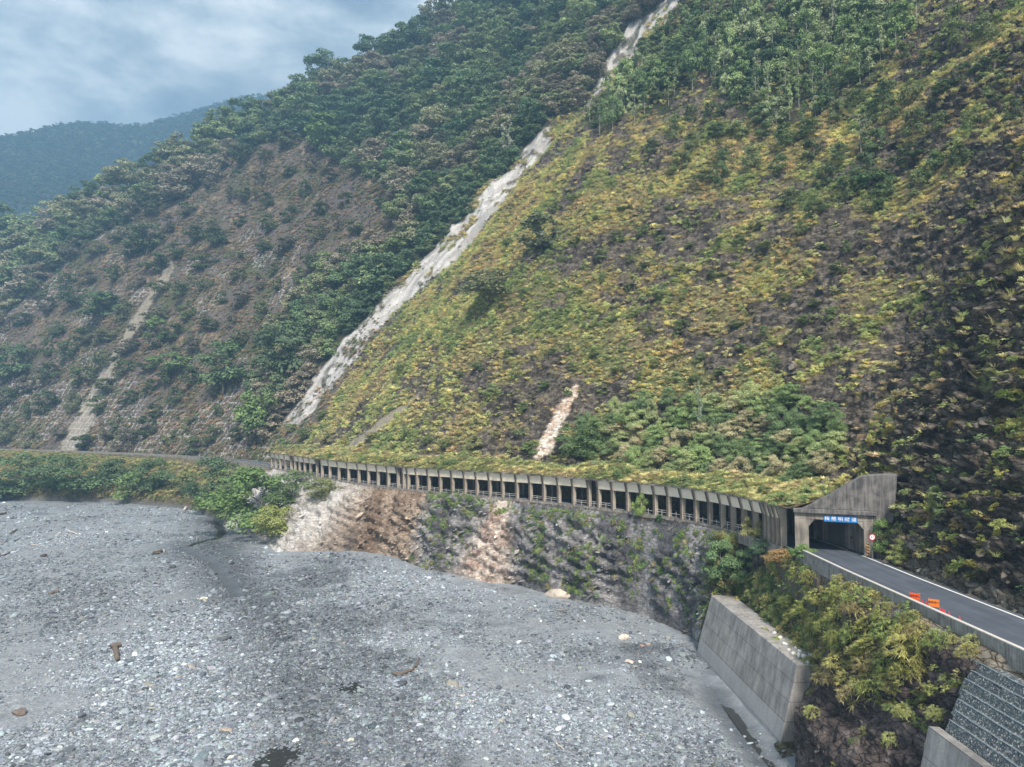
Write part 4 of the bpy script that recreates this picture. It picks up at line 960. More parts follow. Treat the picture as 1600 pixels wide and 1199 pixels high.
dens = dens + lowk * (1 - .8 * w_p) * (1 - .75 * np.clip(M_pk, 0, 1)) * (.08 + .75 * sstep(-.02, .25, bn)) + (LOW & (X > 30) & (Y < 86) & (Y > 59) & (Z < 12)) * .7 * sstep(-.15, .2, bn)
P, iu, iv = pick(dens); print('BLOCKS', len(P)); n = len(P)
_dd = np.hypot(P[:, 0], P[:, 1]); sc = rng.lognormal(-.5, .42, n).clip(.25, 1.6) * np.interp(_dd, [60, 110, 200, 400], [.42, .55, .85, 1.3]) * np.where(S[iu, iv] < 0, .72, 1)
ti = np.clip(col[iu, iv] * (1 + rng.normal(size=(n, 1)) * .22) * 1.0, .01, 1)
P = P - NMf[iu, iv] * (sc * .38)[:, None]
ang = rng.normal(.5, .35, n)
scatter('rock_ledges', P, np.stack([rng.normal(.25, .2, n), rng.normal(-.3, .2, n), ang], 1), np.stack([sc * rng.uniform(.8, 1.7, n), sc * rng.uniform(.7, 1.2, n), sc * rng.uniform(.5, 1.0, n)], 1), rng.integers(0, 8, n), ti, RB, 'broken dark ledges and blocks of the bare rock')
# --- dry grass and low scrub on the brown cut slope
dens = M_br * (.10 + .30 * sstep(.0, .35, fbm(X / 14, Y / 14, Z / 14, 3, 161))) * (1 - M_sl1)
P, iu, iv = pick(dens * .8); print('BROWN', len(P))
ti = tints(len(P), [(.36, .26, .16), (.27, .20, .14), (.44, .33, .19), (.20, .23, .12), (.15, .19, .09)], [3, 3, 1, 3, 2])
sc = rng.uniform(1.2, 3.4, len(P)); isb = rng.random(len(P)) < .5
scatter('cut_slope_scrub', P, rot_up(NMf[iu, iv], .5), np.stack([sc, sc, sc * .7], 1), np.where(isb, 5 + rng.integers(0, 4, len(P)), rng.integers(0, 5, len(P))), ti, GR + BUSH, 'brown dry grass and scrub on the distant cut slope')
# --- green plants hanging on the cliff below the gallery, bank scrub and terrace grass
lowc = (S < -.6) & (ts > 0) & (td > .5)
gc = g_cross
zone = .12 + .9 * np.exp(-((ga - gc(727)) / 9) ** 4) + .9 * np.exp(-((ga - gc(868)) / 9) ** 2) + .35 * sstep(gc(900), gc(1000), ga) * 0 + .55 * (ga < gc(900))
zone = zone * (1 - .93 * M_pk) * sstep(gc(560), gc(640), ga * -1 + gc(560) + gc(640)) if False else zone * (1 - .93 * np.clip(M_pk, 0, 1)) * (ga < gc(672))
nn_ = fbm(X / 3.2, Y / 3.2, Z / 3.2, 4, 171)
top_ = np.exp(-((Z - 17.4) / 1.3) ** 2) * ((ga < gc(700)) & (ga > gc(1130)))
dens = lowc * (ga < A1 - 18) * (Y > 90) * (1.9 * sstep(.0, .25, nn_ - .12 + .28 * zone) * zone + .9 * top_)
dens = dens + lowc * (ga < gc(1140)) * (Y > 88) * (X > 33) * 1.3
P, iu, iv = pick(dens); print('CLIFF', len(P))
ti = tints(len(P), [(.14, .22, .07), (.20, .29, .09), (.27, .31, .12), (.09, .15, .06), (.34, .28, .14)], [3, 3, 2, 2, 1.0])
sc = rng.uniform(.5, 1.25, len(P)); isb = rng.random(len(P)) < .5
scatter('cliff_plants', P, rot_up(NMf[iu, iv], .75), np.stack([sc, sc, sc * .7], 1), np.where(isb, 5 + rng.integers(0, 4, len(P)), rng.integers(0, 5, len(P))), ti, GR + BUSH, 'bright green plants hanging on the cliff below the gallery')
bankm = lowc & (ga > A1 - 14)
slide = np.exp(-((ga - gc(95) if gc(95) else ga * 0 + 99) / 4.5) ** 2)
dens = bankm * (S < -7) * sstep(1.6, 3.0, Z) * (.9 - .8 * slide) * (.35 + .65 * sstep(-.3, .1, nn_))
pj, _ = proj(X, Y, Z)
dens = np.where((pj > 425) & bankm, dens * sstep(.0, -6, ga - A1 * 1.0 + 0) * 0, dens)
P, iu, iv = pick(dens * .8); print('BANK', len(P))
ti = tints(len(P), [(.48, .38, .19), (.40, .40, .16), (.26, .32, .12), (.18, .24, .09)], [3.5, 3, 2, 1.5])
sc = rng.uniform(1.0, 2.4, len(P)); isb = rng.random(len(P)) < .5
scatter('bank_scrub', P, rot_up(NMf[iu, iv], .4), np.stack([sc, sc, sc * .75], 1), np.where(isb, 5 + rng.integers(0, 4, len(P)), rng.integers(0, 5, len(P))), ti, GR + BUSH, 'grass and low scrub on the river bank below the distant road')

# --- soil lying on the gallery roof, with its fringe of grass
aa = np.linspace(ca[-1] - 5.5, ca[0] + 3, 430); oo = np.concatenate([np.linspace(.62, -3, 16), np.linspace(-3.6, -13, 16)])
Af, Of = np.meshgrid(aa, oo, indexing='ij')
pt_, tt_ = g_at(Af), g_at(Af + .5) - g_at(Af - .5); tt_ /= np.linalg.norm(tt_, axis=-1, keepdims=True)
XS = pt_[..., 0] - tt_[..., 1] * Of; YS = pt_[..., 1] + tt_[..., 0] * Of; sf = .62 - Of
ZS = 25.58 + (1.3 + 1.3 * fbm(XS / 6, YS / 6, 0, 3, 181)) * sstep(-.1, 3.2, sf + .5 * fbm(XS / 2, YS / 2, 0, 2, 183)) + .10 * np.maximum(sf - 3, 0) + .12 * fbm(XS / 1.5, YS / 1.5, 0, 3, 185) * sstep(0, .8, sf) - sstep(9.3, 13, sf) * 3.0
dp = (XS - PL[0]) * pn[0] + (YS - PL[1]) * pn[1]; up_ = (XS - PL[0]) * pu[0] + (YS - PL[1]) * pu[1]
hwz = np.interp(up_, [h_[0] for h_ in hw[:7]], [h_[1] for h_ in hw[:7]])
ZS = np.maximum(ZS, (hwz - .25) * (1 - sstep(-3, -13, dp)) + 20 * sstep(-3, -13, dp)); 
cs_ = lerp(C(.12, .085, .05) + 0 * XS[..., None], C(.21, .17, .09) + 0 * XS[..., None], sstep(-.3, .3, fbm(XS / 3, YS / 3, 0, 3, 187)))
soil = grid_mesh('soil_bank', XS, YS, ZS, mt, {'Col': cs_, 'rock': XS * 0, 'arc': XS * 0, 'frames': XS * 0}, dp < -.7); tag(soil, 'bank of soil lying on the gallery roof', kind='structure')
n = 7500; a_ = rng.uniform(ca[-1] - 3.5, ca[0], n); q = rng.random(n) ** 1.4; o_ = .45 - q * 10.5
i_ = np.clip(np.searchsorted(aa, a_), 0, len(aa) - 1); j_ = np.array([np.argmin(np.abs(oo - v_)) for v_ in o_]); P = np.stack([XS[i_, j_], YS[i_, j_], ZS[i_, j_]], 1) + rng.normal(size=(n, 3)) * [.25, .25, 0]
P = P[P[:, 2] > 25]; n = len(P); gt = fbm(P[:, 0] / 9, P[:, 1] / 9, 0, 3, 191) + rng.normal(size=n) * .25; ti = pal_g[np.clip(((gt + .5) / 1.1 * 5).astype(int), 0, 4)] * (1 + rng.normal(size=(n, 1)) * .2) * np.array([.80, .80, .72])
isb = rng.random(n) < .4; sc = rng.uniform(.5, 1.5, n)
scatter('roof_grass', P, rot_up(np.tile([[-.3, -.4, .8]], (n, 1)), .5), np.stack([sc, sc, sc * .8], 1), np.where(isb, 5 + rng.integers(0, 4, n), rng.integers(0, 5, n)), np.clip(np.where(isb[:, None], ti * .6, ti), .01, 1), GR + BUSH, 'dry golden grass fringing the soil on the gallery roof')

# ------------------------------------------------------------------ trees and shrubs as things
roofpos = P[rng.choice(len(P), 46, replace=False)]
ntree = [0]
def plant(name, label, cat, group, p, height, width, crown, trunk, tint, spin=None, cname='crown', tname='trunk', sink=.0):
    """root empty > stem and crown; meshes are 1 m tall and shared, the crown about 0.9 m wide"""
    e_ = empty(name, (float(p[0]), float(p[1]), float(p[2]) - sink), label, cat, group, random.uniform(0, 6.28) if spin is None else spin)
    e_['kind'] = 'thing'
    for me, nm in ((crown, cname), (trunk, tname)):
        if me is None: continue
        o = bpy.data.objects.new(nm, me); SC.collection.objects.link(o); o.parent = e_; o.scale = (width, width, height)
        if nm == cname: o['tint'] = [float(t_) for t_ in tint]
    ntree[0] += 1; return e_
def poisson_px(mask, spacing, seed, n_try=60000):
    rg = np.random.default_rng(seed); cand = np.nonzero((mask & inview).ravel())[0]
    w_ = dA.ravel()[cand] * 0 + 1; sel = rg.choice(cand, min(n_try, len(cand)), replace=False)
    px_, py_ = PXv.ravel()[sel], PYv.ravel()[sel]; out = []; grid = {}
    for i, (a, b) in enumerate(zip(px_, py_)):
        if not (-60 < a < 1660 and -90 < b < 1250): continue
        sp = spacing(a, b) if callable(spacing) else spacing; gx, gy = int(a // 24), int(b // 24); ok = True
        for u in (-1, 0, 1):
            for v_ in (-1, 0, 1):
                for (c_x, c_y) in grid.get((gx + u, gy + v_), ()):
                    if (a - c_x) ** 2 + (b - c_y) ** 2 < sp * sp: ok = False; break
                if not ok: break
            if not ok: break
        if ok: grid.setdefault((gx, gy), []).append((a, b)); out.append(sel[i])
    return np.array(out)
Pf = P3.reshape(-1, 3)
pal_f = np.array([(.12, .19, .10), (.165, .24, .115), (.21, .28, .125), (.26, .32, .15), (.30, .31, .18), (.30, .27, .20)])
# dense forest left of and above the scree chute
sel = poisson_px(M_for & (M_pale < .1), 17.5, 5)
dd = np.hypot(Pf[sel, 0], Pf[sel, 1]); wpx = np.random.default_rng(8).uniform(30, 58, len(sel)) * np.where(np.random.default_rng(9).random(len(sel)) < .15, 1.25, 1)
wm = wpx * dd / F * .98; pvis = proj(*Pf[sel].T); inn = (pvis[0] > 0) & (pvis[0] < 1600) & (pvis[1] > -30)
order = np.argsort(-wpx * inn); things = set(order[:235].tolist()); rest = [i for i in range(len(sel)) if i not in things]
fn = fbm(Pf[sel, 0] / 60, Pf[sel, 1] / 60, Pf[sel, 2] / 60, 3, 201) + np.random.default_rng(10).normal(size=len(sel)) * .28
ft = pal_f[np.clip(((fn + .55) / 1.2 * 6).astype(int), 0, 5)]
print('FOREST', len(sel), len(rest))
for i in sorted(things):
    plant('forest_tree', 'rounded broadleaf tree in the dense forest left of the pale scree chute', 'tree', 'broadleaf trees of the dense forest left of the scree chute', Pf[sel[i]], wm[i] * random.uniform(.72, .95), wm[i] * 1.05,
          CR_D[random.randrange(7)], TR_D[random.randrange(3)], ft[i] * random.uniform(.85, 1.15), sink=wm[i] * .12)
r_ = np.array(rest); 
# the rest of the forest, with its undergrowth
P, iu, iv = pick((M_for | M_for2) * (M_pale < .1) * .020)
P = np.concatenate([Pf[sel[r_]], P]); n = len(P); n0 = len(r_)
sc = np.concatenate([wm[r_], np.random.default_rng(12).uniform(5, 11, n - n0)]); hh = sc * np.random.default_rng(13).uniform(.7, .95, n); P[:, 2] -= sc * .12
fn2 = fbm(P[:, 0] / 60, P[:, 1] / 60, P[:, 2] / 60, 3, 201) + rng.normal(size=n) * .25; ti = pal_f[np.clip(((fn2 + .55) / 1.2 * 6).astype(int), 0, 5)] * (1 + rng.normal(size=(n, 1)) * .12); ti[n0:] *= .85
scatter('forest_canopy', P, np.stack([0 * sc, 0 * sc, rng.uniform(0, 6.28, n)], 1), np.stack([sc, sc, hh], 1), rng.integers(0, 7, n), np.clip(ti, .01, 1), CR_D, 'unbroken canopy of the rest of the forest on the upper slope')
print('CANOPY', n)
# slender pale-stemmed trees to the right of the upper chute
def grp(mask_poly, spacing, seed, wr, hr, name, label, group, cr, tr, pal, lim=999, cname='crown', tname='trunk', extra=None, cat='tree', sinkf=.05):
    m = inpoly(X, Y, plan(mask_poly)) & (S > 9.5) & (M_pale < .2)
    if extra is not None: m &= extra
    s_ = poisson_px(m, spacing, seed, 30000)[:lim]; rg = np.random.default_rng(seed + 50)
    for i in s_:
        p = Pf[i]; d_ = math.hypot(p[0], p[1]); w_ = rg.uniform(*wr) * d_ / F; h_ = rg.uniform(*hr) * d_ / F
        plant(name, label, cat, group, p, h_, w_, cr[rg.integers(len(cr))], tr[rg.integers(len(tr))], np.array(pal[rg.integers(len(pal))]) * rg.uniform(.85, 1.15), cname=cname, tname=tname, sink=h_ * sinkf)
    return len(s_)
pal_s = [(.28, .36, .16), (.22, .31, .12), (.36, .42, .23), (.16, .24, .10)]
n_a = grp([(1085, -20), (1440, -40), (1440, 60), (1330, 150), (1260, 210), (1180, 190), (1110, 140), (1040, 170), (960, 215), (915, 200), (960, 160), (1010, 100), (1060, 40)], 20, 31, (26, 46), (38, 66), 'slender_tree',
    'slender light green tree in the open wood right of the upper scree chute', 'slender trees right of the upper scree chute', CR_S + CR_D[:3], TR_S, pal_s)
n_b = grp([(1060, 190), (1180, 190), (1300, 180), (1420, 90), (1540, 60), (1590, 200), (1400, 330), (1280, 350), (1180, 300), (1090, 290), (1000, 260)], 40, 33, (24, 44), (26, 48), 'hillside_shrub',
    'dark green shrub on the grassy slope beneath the open wood at upper right', 'shrubs on the grassy slope at upper right', CR_B + CR_D[:2], TR_B, [(.12, .17, .07), (.17, .21, .09), (.10, .14, .065)], cname='foliage', tname='stems', cat='shrub')
n_c = grp([(900, 700), (905, 672), (960, 655), (1060, 640), (1180, 640), (1260, 645), (1320, 690), (1300, 742), (1230, 762), (1160, 755), (1080, 745), (980, 735)], 19, 35, (22, 48), (20, 42), 'roadside_shrub',
    'bushy green shrub in the thicket above the near half of the gallery roof', 'shrubs of the thicket above the gallery roof', CR_H, TR_B, [(.28, .38, .15), (.22, .31, .13), (.37, .43, .20), (.46, .43, .26), (.18, .26, .12)], cname='foliage', tname='stems', cat='shrub')
n_d = grp([(430, 690), (470, 655), (540, 640), (560, 690), (700, 690), (760, 660), (830, 690), (830, 715), (640, 715), (440, 705)], 30, 37, (18, 34), (13, 24), 'slope_shrub',
    'low yellow-green shrub on the slope above the far half of the gallery', 'low shrubs above the far half of the gallery', CR_B, TR_B, [(.22, .27, .10), (.17, .23, .09), (.30, .30, .14)], cname='foliage', tname='stems', cat='shrub')
n_e = grp([(-40, 500), (120, 400), (280, 310), (430, 230), (540, 260), (600, 320), (570, 390), (490, 450), (420, 540), (385, 690), (-40, 695)], 33, 39, (20, 42), (18, 34), 'cut_slope_shrub',
    'dull green shrub scattered on the brown cut slope', 'shrubs scattered on the brown cut slope', CR_B + CR_D[:3], TR_B, [(.12, .15, .07), (.09, .125, .06), (.17, .19, .10), (.15, .14, .10)], cname='foliage', tname='stems', cat='shrub', extra=(M_sl1 < .1))
n_f = grp([(600, 590), (900, 300), (1050, 300), (1330, 400), (1300, 560), (1000, 600), (800, 660)], 36, 41, (9, 30), (8, 22), 'slope_bush',
    'small olive bush on the open grassy slope above the middle of the gallery', 'small bushes on the open grassy slope', CR_B, TR_B, [(.19, .24, .10), (.14, .19, .08)], cname='foliage', tname='stems', cat='shrub')
for p_ in roofpos:
    h_ = random.uniform(1.1, 2.6); plant('roof_shrub', 'small shrub growing out of the grass on the gallery roof', 'shrub', 'shrubs on the gallery roof', p_, h_, h_ * random.uniform(1.1, 1.7), CR_B[random.randrange(6)], TR_B[0], np.array(pal_s[random.randrange(4)]) * random.uniform(.8, 1.1), cname='foliage', tname='stems', sink=.1)
print('GROUPS', n_a, n_b, n_c, n_d, n_e, n_f)
# plants one can single out: (foot x, foot y, width px, height px, crown, trunk, tint, name, label, category)
D, Sx, Bx, Hx = CR_D, CR_S, CR_B, CR_H
dk, md, lt, gy = (.12, .18, .085), (.18, .26, .10), (.20, .27, .10), (.26, .29, .22)
big = [
 (505, 243, 82, 60, D[0], TR_D[0], (.16, .24, .08), 'tree', 'big bright green round tree at the top of the brown slope'),
 (793, 262, 46, 80, Sx[0], TR_S[0], (.36, .38, .30), 'bare_tree', 'tall pale half-bare tree standing above the middle of the scree chute'),
 (845, 400, 86, 66, D[1], TR_D[1], (.17, .20, .12), 'tree', 'grey-green spreading tree on the grass just right of the scree chute'),
 (765, 478, 90, 54, D[2], TR_D[2], (.18, .20, .11), 'tree', 'olive low spreading tree below the grey-green one beside the chute'),
 (350, 618, 84, 78, D[3], TR_D[0], dk, 'tree', 'dark dense tree low on the cut slope, midway along its foot'),
 (440, 600, 96, 92, D[4], TR_D[1], (.12, .17, .09), 'tree', 'tall grey-green tree at the foot of the forest above the gallery end'),
 (405, 695, 70, 80, D[5], TR_D[2], md, 'tree', 'green tree beside the road just left of the gallery end'),
 (428, 652, 50, 60, D[6], TR_D[0], (.15, .20, .10), 'tree', 'tree at the lower end of the scree chute, on its left side'),
 (160, 505, 62, 40, D[0], TR_D[1], dk, 'tree', 'dark rounded tree left of the sandy slide on the cut slope'),
 (245, 545, 44, 44, D[1], TR_D[2], md, 'tree', 'round green tree just right of the sandy slide, upper one'),
 (270, 592, 60, 36, D[2], TR_D[0], md, 'tree', 'wide green tree just right of the sandy slide, lower one'),
 (22, 600, 56, 48, D[3], TR_D[1], dk, 'tree', 'dark tree at the far left edge of the cut slope'),
 (230, 400, 64, 44, D[5], TR_D[2], (.13, .17, .085), 'tree', 'grey-green tree above the head of the sandy slide'),
 (1092, 690, 30, 92, Sx[1], TR_S[1], (.26, .32, .20), 'pale_tree', 'tall thin pale tree rising out of the thicket above the gallery'),
 (1115, 712, 24, 56, Sx[2], TR_S[2], (.22, .28, .16), 'pale_tree', 'shorter thin pale tree right of the tall one in the thicket'),
 (1345, 250, 58, 70, Sx[3], TR_S[3], (.20, .23, .13), 'bare_tree', 'bare forked tree on the slope near the dark cliff at upper right'),
 (1335, 300, 40, 34, Bx[0], TR_B[0], (.10, .17, .07), 'shrub', 'dark green round shrub below the bare forked tree'),
 (1372, 300, 42, 34, Bx[1], TR_B[1], (.11, .18, .07), 'shrub', 'dark green round shrub right below the bare forked tree, the right of the pair'),
 (905, 712, 74, 50, Hx[0], TR_B[0], (.11, .17, .07), 'shrub', 'dense dark green shrub right of the pink soil slide above the gallery'),
 (1000, 806, 20, 38, Hx[1], TR_B[0], (.24, .33, .10), 'shrub', 'yellow-green shrub growing in front of one bay of the gallery'),
 (1031, 816, 13, 10, Hx[2], TR_B[1], (.10, .20, .07), 'shrub', 'tiny green shrub at the foot of the gallery columns'),
 # river bank on the left
 (28, 772, 96, 62, D[0], TR_D[0], dk, 'bank_tree', 'dark bush at the left end of the river bank'),
 (122, 768, 92, 62, D[1], TR_D[1], dk, 'bank_tree', 'dark broad bush just right of the brown gully in the bank'),
 (178, 758, 60, 44, D[2], TR_D[2], (.11, .16, .08), 'bank_tree', 'grey-green bush on the bank, second right of the gully'),
 (240, 768, 66, 58, D[3], TR_D[0], dk, 'bank_tree', 'dark upright bush in the middle of the bank'),
 (205, 776, 50, 34, Bx[2], TR_B[0], md, 'bank_tree', 'low bush at the water side, left of the dark upright bush'),
 (330, 786, 74, 82, D[4], TR_D[1], (.10, .155, .08), 'bank_tree', 'tall dark green tree on the bank near the pale log'),
 (372, 768, 70, 44, D[5], TR_D[2], md, 'bank_tree', 'green bush on the bank below the start of the gallery'),
 (402, 828, 124, 96, Hx[3], TR_B[1], (.15, .23, .08), 'bank_tree', 'very large green bush above the little stream'),
 (352, 808, 60, 50, Hx[4], TR_B[0], (.14, .20, .08), 'bank_tree', 'green bush at the left foot of the very large one'),
 (456, 786, 80, 50, Hx[0], TR_B[1], (.13, .19, .08), 'bank_tree', 'green bush under the far end of the gallery'),
 (440, 838, 66, 50, Hx[1], TR_B[0], (.30, .33, .11), 'bank_tree', 'yellow-flowering bush at the edge of the pale cliff'),
 (500, 778, 54, 30, Hx[2], TR_B[1], (.24, .27, .12), 'bank_tree', 'low yellowish bush on top of the pale cliff'),
 (290, 775, 46, 34, Bx[3], TR_B[0], (.17, .20, .09), 'bank_tree', 'small olive bush on the bank left of the tall dark tree'),
 # around the walls on the right
 (1128, 905, 54, 62, Hx[3], TR_S[0], (.17, .26, .12), 'wall_tree', 'feathery green young tree on the cliff at the far end of the big wall'),
 (1166, 915, 44, 54, Hx[4], TR_B[0], (.16, .24, .11), 'wall_tree', 'dark green bush hanging over the far end of the big wall'),
 (1196, 872, 36, 26, Hx[0], TR_B[1], (.10, .17, .095), 'wall_tree', 'dark blue-green bush at the foot of the last gallery columns'),
 (1178, 878, 30, 34, Hx[1], TR_B[0], (.32, .31, .13), 'wall_tree', 'yellowing bush left of the dark one under the gallery columns'),
 (1222, 884, 46, 22, Hx[2], TR_B[1], (.38, .26, .12), 'wall_tree', 'orange-brown bush growing above the moss-stained wall'),
 (1252, 880, 34, 20, Hx[3], TR_B[0], (.18, .29, .09), 'wall_tree', 'fresh green bush at the left end of the parapet'),
 (1378, 868, 34, 50, Hx[4], TR_B[1], (.16, .25, .08), 'cliff_shrub', 'green shrub right of the height limit sign'),
 (1405, 880, 26, 26, Hx[0], TR_B[0], (.27, .31, .11), 'cliff_shrub', 'small yellow-green shrub at the foot of the rock near the portal'),
]
for x_, y_, w_, h_, cr__, tr__, ti_, nm, lab in big:
    p = hit(x_, y_)
    if p is None: print('MISS', lab); continue
    if nm == 'bank_tree' and cr__ in CR_D: cr__ = CR_H[CR_D.index(cr__) % 5]; tr__ = TR_B[0]; h_ *= .85; w_ *= .85
    d_ = math.hypot(p[0], p[1]); sh = 'tree' not in nm or nm in ('bank_tree', 'wall_tree') and cr__ in CR_H
    ct = 'shrub' if ('bush' in lab or 'shrub' in lab) else 'tree'
    plant(nm if ct == 'tree' else nm.replace('tree', 'shrub'), lab, ct, None, p, h_ * d_ / F * 1.08, w_ * d_ / F * 1.05, cr__, tr__, ti_, sink=.03 * h_ * d_ / F)

# ------------------------------------------------------------------ bamboo grass on the slope below the parapet
TB = [tuft_mesh('blades', rp, 26, 1.0, .8, .022, .8, 4) for _ in range(3)]
bam = [(1268, 925), (1285, 935), (1262, 950), (1290, 900), (1240, 965), (1215, 955), (1230, 985), (1255, 1000), (1275, 980), (1300, 975), (1320, 960), (1340, 950), (1310, 1000), (1335, 990), (1360, 975), (1380, 965),
       (1290, 1020), (1315, 1030), (1345, 1020), (1370, 1005), (1395, 990), (1415, 985), (1300, 1055), (1330, 1060), (1360, 1045), (1390, 1030), (1420, 1015), (1445, 1005), (1340, 1085), (1365, 1078), (1395, 1062), (1425, 1050),
       (1270, 905), (1250, 900), (1236, 935), (1310, 930), (1345, 930), (1440, 985), (1470, 1000)]
rb2 = np.random.default_rng(44); nb = 0
for (x_, y_) in bam:
    p = hit(x_, y_ + 8)
    if p is None or p[0] > 39.3: continue
    w_ = rb2.uniform(2.4, 3.9); h_ = rb2.uniform(2.3, 3.7)
    t_ = np.array([(.40, .40, .13), (.47, .45, .17), (.33, .36, .12), (.26, .32, .11), (.42, .36, .18)][rb2.integers(5)]) * rb2.uniform(.85, 1.15)
    e_ = plant('bamboo_grass', 'arching yellow-green clump of bamboo grass on the slope between the parapet and the big wall', 'grass clump', 'bamboo grass clumps below the parapet', p, h_, w_, BG[rb2.integers(5)], None, t_, cname='blades', sink=.2)
    e_.rotation_euler = (rb2.uniform(-.1, .25), rb2.uniform(-.45, -.1), rb2.uniform(0, 6.28)) if False else (0, 0, rb2.uniform(0, 6.28)); nb += 1
print('BAMBOO', nb)
hol_m = (X > 30) & (S < -.3) & (Y > 57) & (Y < 122) & (ts > 0)
dens = hol_m * (Z > np.where(Y < 84, 11, 7.5)) * (Y > 60) * sstep(-.15, .2, fbm(X / 4, Y / 4, Z / 4, 3, 211) + .12) * .9 + hol_m * (Z > 3) * .04
P, iu, iv = pick(dens); sc = rng.uniform(.7, 1.9, len(P)); isb = rng.random(len(P)) < .3
scatter('terrace_grass', P, rot_up(NMf[iu, iv], .3), np.stack([sc, sc, sc * .8], 1), np.where(isb, 5 + rng.integers(0, 4, len(P)), rng.integers(0, 5, len(P))), tints(len(P), [(.40, .36, .16), (.34, .35, .13), (.22, .27, .10)], [2, 3, 2]), BG + BUSH, 'yellow grass growing on the bank behind the big retaining wall')

# ------------------------------------------------------------------ stones, boulders and driftwood
M_stone, nt, N, L, B = new_mat('river_stone'); B.inputs['Roughness'].default_value = .8
_at = N.new('ShaderNodeAttribute'); _at.attribute_type = 'INSTANCER'; _at.attribute_name = 'tint'; _tc = N.new('ShaderNodeTexCoord'); _n = noise_node(N, L, 2.2, 6, .65, _tc.outputs['Object'])
_c = mixn(N, L, 'MULTIPLY', 1, _at.outputs['Color'], ramp_out(N, L, _n.outputs['Fac'], [(.3, g3(.65)), (.7, g3(1.35))])); L.new(_c, B.inputs['Base Color'])
_b = N.new('ShaderNodeBump'); _b.inputs['Strength'].default_value = .4; _b.inputs['Distance'].default_value = .1; L.new(_n.outputs['Fac'], _b.inputs['Height']); L.new(_b.outputs[0], B.inputs['Normal'])
ST = [stone_mesh('stone', rp, M_stone, 2, .22, rp.uniform(.45, .7)) for _ in range(6)] + [stone_mesh('stone', rp, M_stone, 2, .15, .6, True) for _ in range(3)]
n = 420000
pxs = rng.uniform(-60, 1660, n); pys = 785 + 480 * rng.random(n) ** 1.15
Yr = (599.5 - pys) / F; rz_ = SP + Yr * CP; t_ = -H / rz_; xs = (pxs - 800) / F * t_; ys = (CP - Yr * SP) * t_
ok = (ys < 380) & (ys > 50); xs, ys = xs[ok], ys[ok]
td2, ts2, _, _ = pdist(xs, ys, T); ch2, _, _, _ = pdist(xs, ys, CH)
cl = fbm(xs / 9, ys / 12, 0, 4, 221) + .5 * fbm(xs / 40, ys / 60, 0, 3, 225)
bs = .5 * np.exp(-((xs + .32 * ys - 4) / 22) ** 2)                      # coarser stones in the old channel
siltp = np.exp(-(td2 / 5) ** 2)
keep_ = (ts2 < 0) & (ch2 > 1.6) & (rng.random(len(xs)) < np.clip(.66 + 1.7 * cl + bs - .75 * siltp, .10, 1)) & ~((np.abs(xs - 28.5) < 2.6) & (ys < 112) & (rng.random(len(xs)) < .93))
xs, ys = xs[keep_], ys[keep_]; cl = cl[keep_]; bs = bs[keep_]; dd = np.hypot(xs, ys); n = len(xs); print('STONES', n); wst = wetness(xs, ys)
big_ = rng.lognormal(-2.25, .52, n) * (1 + .35 * cl + .7 * bs) * (.5 + dd / 230); big_ = np.clip(big_, .05, 1.1)
zs = bedz(xs, ys) + .10 * fbm(xs / 1.4, ys / 1.4, 0, 3, 121) + big_ * .12
ti = tints(n, [(.215, .22, .225), (.28, .285, .29), (.15, .155, .165), (.38, .385, .385), (.56, .56, .55), (.34, .29, .23), (.085, .09, .10)], [5, 4, 3.5, 1.4, .35, .35, 2.4], .15)
ti = ti * np.array([.86, .96, 1.06]) * (1 - .55 * wst)[:, None] * (1.05 + .6 * fbm(xs / 24, ys / 24, 0, 4, 229, .6))[:, None]
sv = np.stack([big_ * rng.uniform(.8, 1.4, n), big_, big_ * rng.uniform(.6, 1.0, n)], 1)
scatter('gravel', np.stack([xs, ys, zs], 1), np.stack([rng.normal(0, .2, n), rng.normal(0, .2, n), rng.uniform(0, 6.28, n)], 1), sv, rng.integers(0, 9, n), ti, ST, 'loose grey cobbles and gravel strewn over the riverbed')
def stone(px, py, w_px, h_ratio, tint, label, name='boulder', cat='boulder', sharp=True, group=None, z=None, long=1.6, rz=None, me=None):
    p = hit(px, py); pz = at_z(px, py, 0)
    if z is None: b = at_z(px, py, float(bedz(pz[0], pz[1]))); zz = float(bedz(b[0], b[1]))
    else: b = at_z(px, py, z); zz = z
    r_ = w_px * math.hypot(b[0], b[1]) / F / 2; me = me or stone_mesh(name, rp, M_stone, 3, .12, h_ratio, sharp)
    o = bpy.data.objects.new(name, me); SC.collection.objects.link(o); o.location = (b[0], b[1], zz + r_ * h_ratio * .25); o.scale = (r_, r_ / long * 1.3, r_); o.rotation_euler = (random.uniform(-.12, .12), random.uniform(-.1, .1), rz if rz is not None else random.uniform(0, 3))
    o['tint'] = list(tint); return tag(o, label, cat, group)
stone(874, 932, 62, .30, (.50, .42, .35), 'large pale flat-topped slab of rock at the foot of the cliff', rz=-.35, long=2.4)
stone(975, 998, 18, .6, (.55, .50, .42), 'cream rounded boulder near the foot of the cliff, the upper one', sharp=False)
stone(982, 1036, 19, .6, (.55, .46, .40), 'pinkish cream boulder on the gravel beside a patch of dark stones')
stone(1000, 1036, 9, .6, (.60, .62, .62), 'small white stone just right of the pinkish cream boulder')
stone(1003, 1010, 9, .5, (.34, .20, .14), 'rust-brown stone between the two cream boulders')
stone(1013, 1008, 9, .5, (.45, .32, .20), 'orange-brown stone right of the rust-brown one')
stone(913, 971, 9, .5, (.68, .68, .66), 'white stone on smooth silt right of the big slab'); stone(845, 971, 9, .4, (.68, .68, .66), 'small white stone below the big slab')
stone(241, 902, 0.001, .5, (.3, .3, .3), 'x', name='skip') if False else None
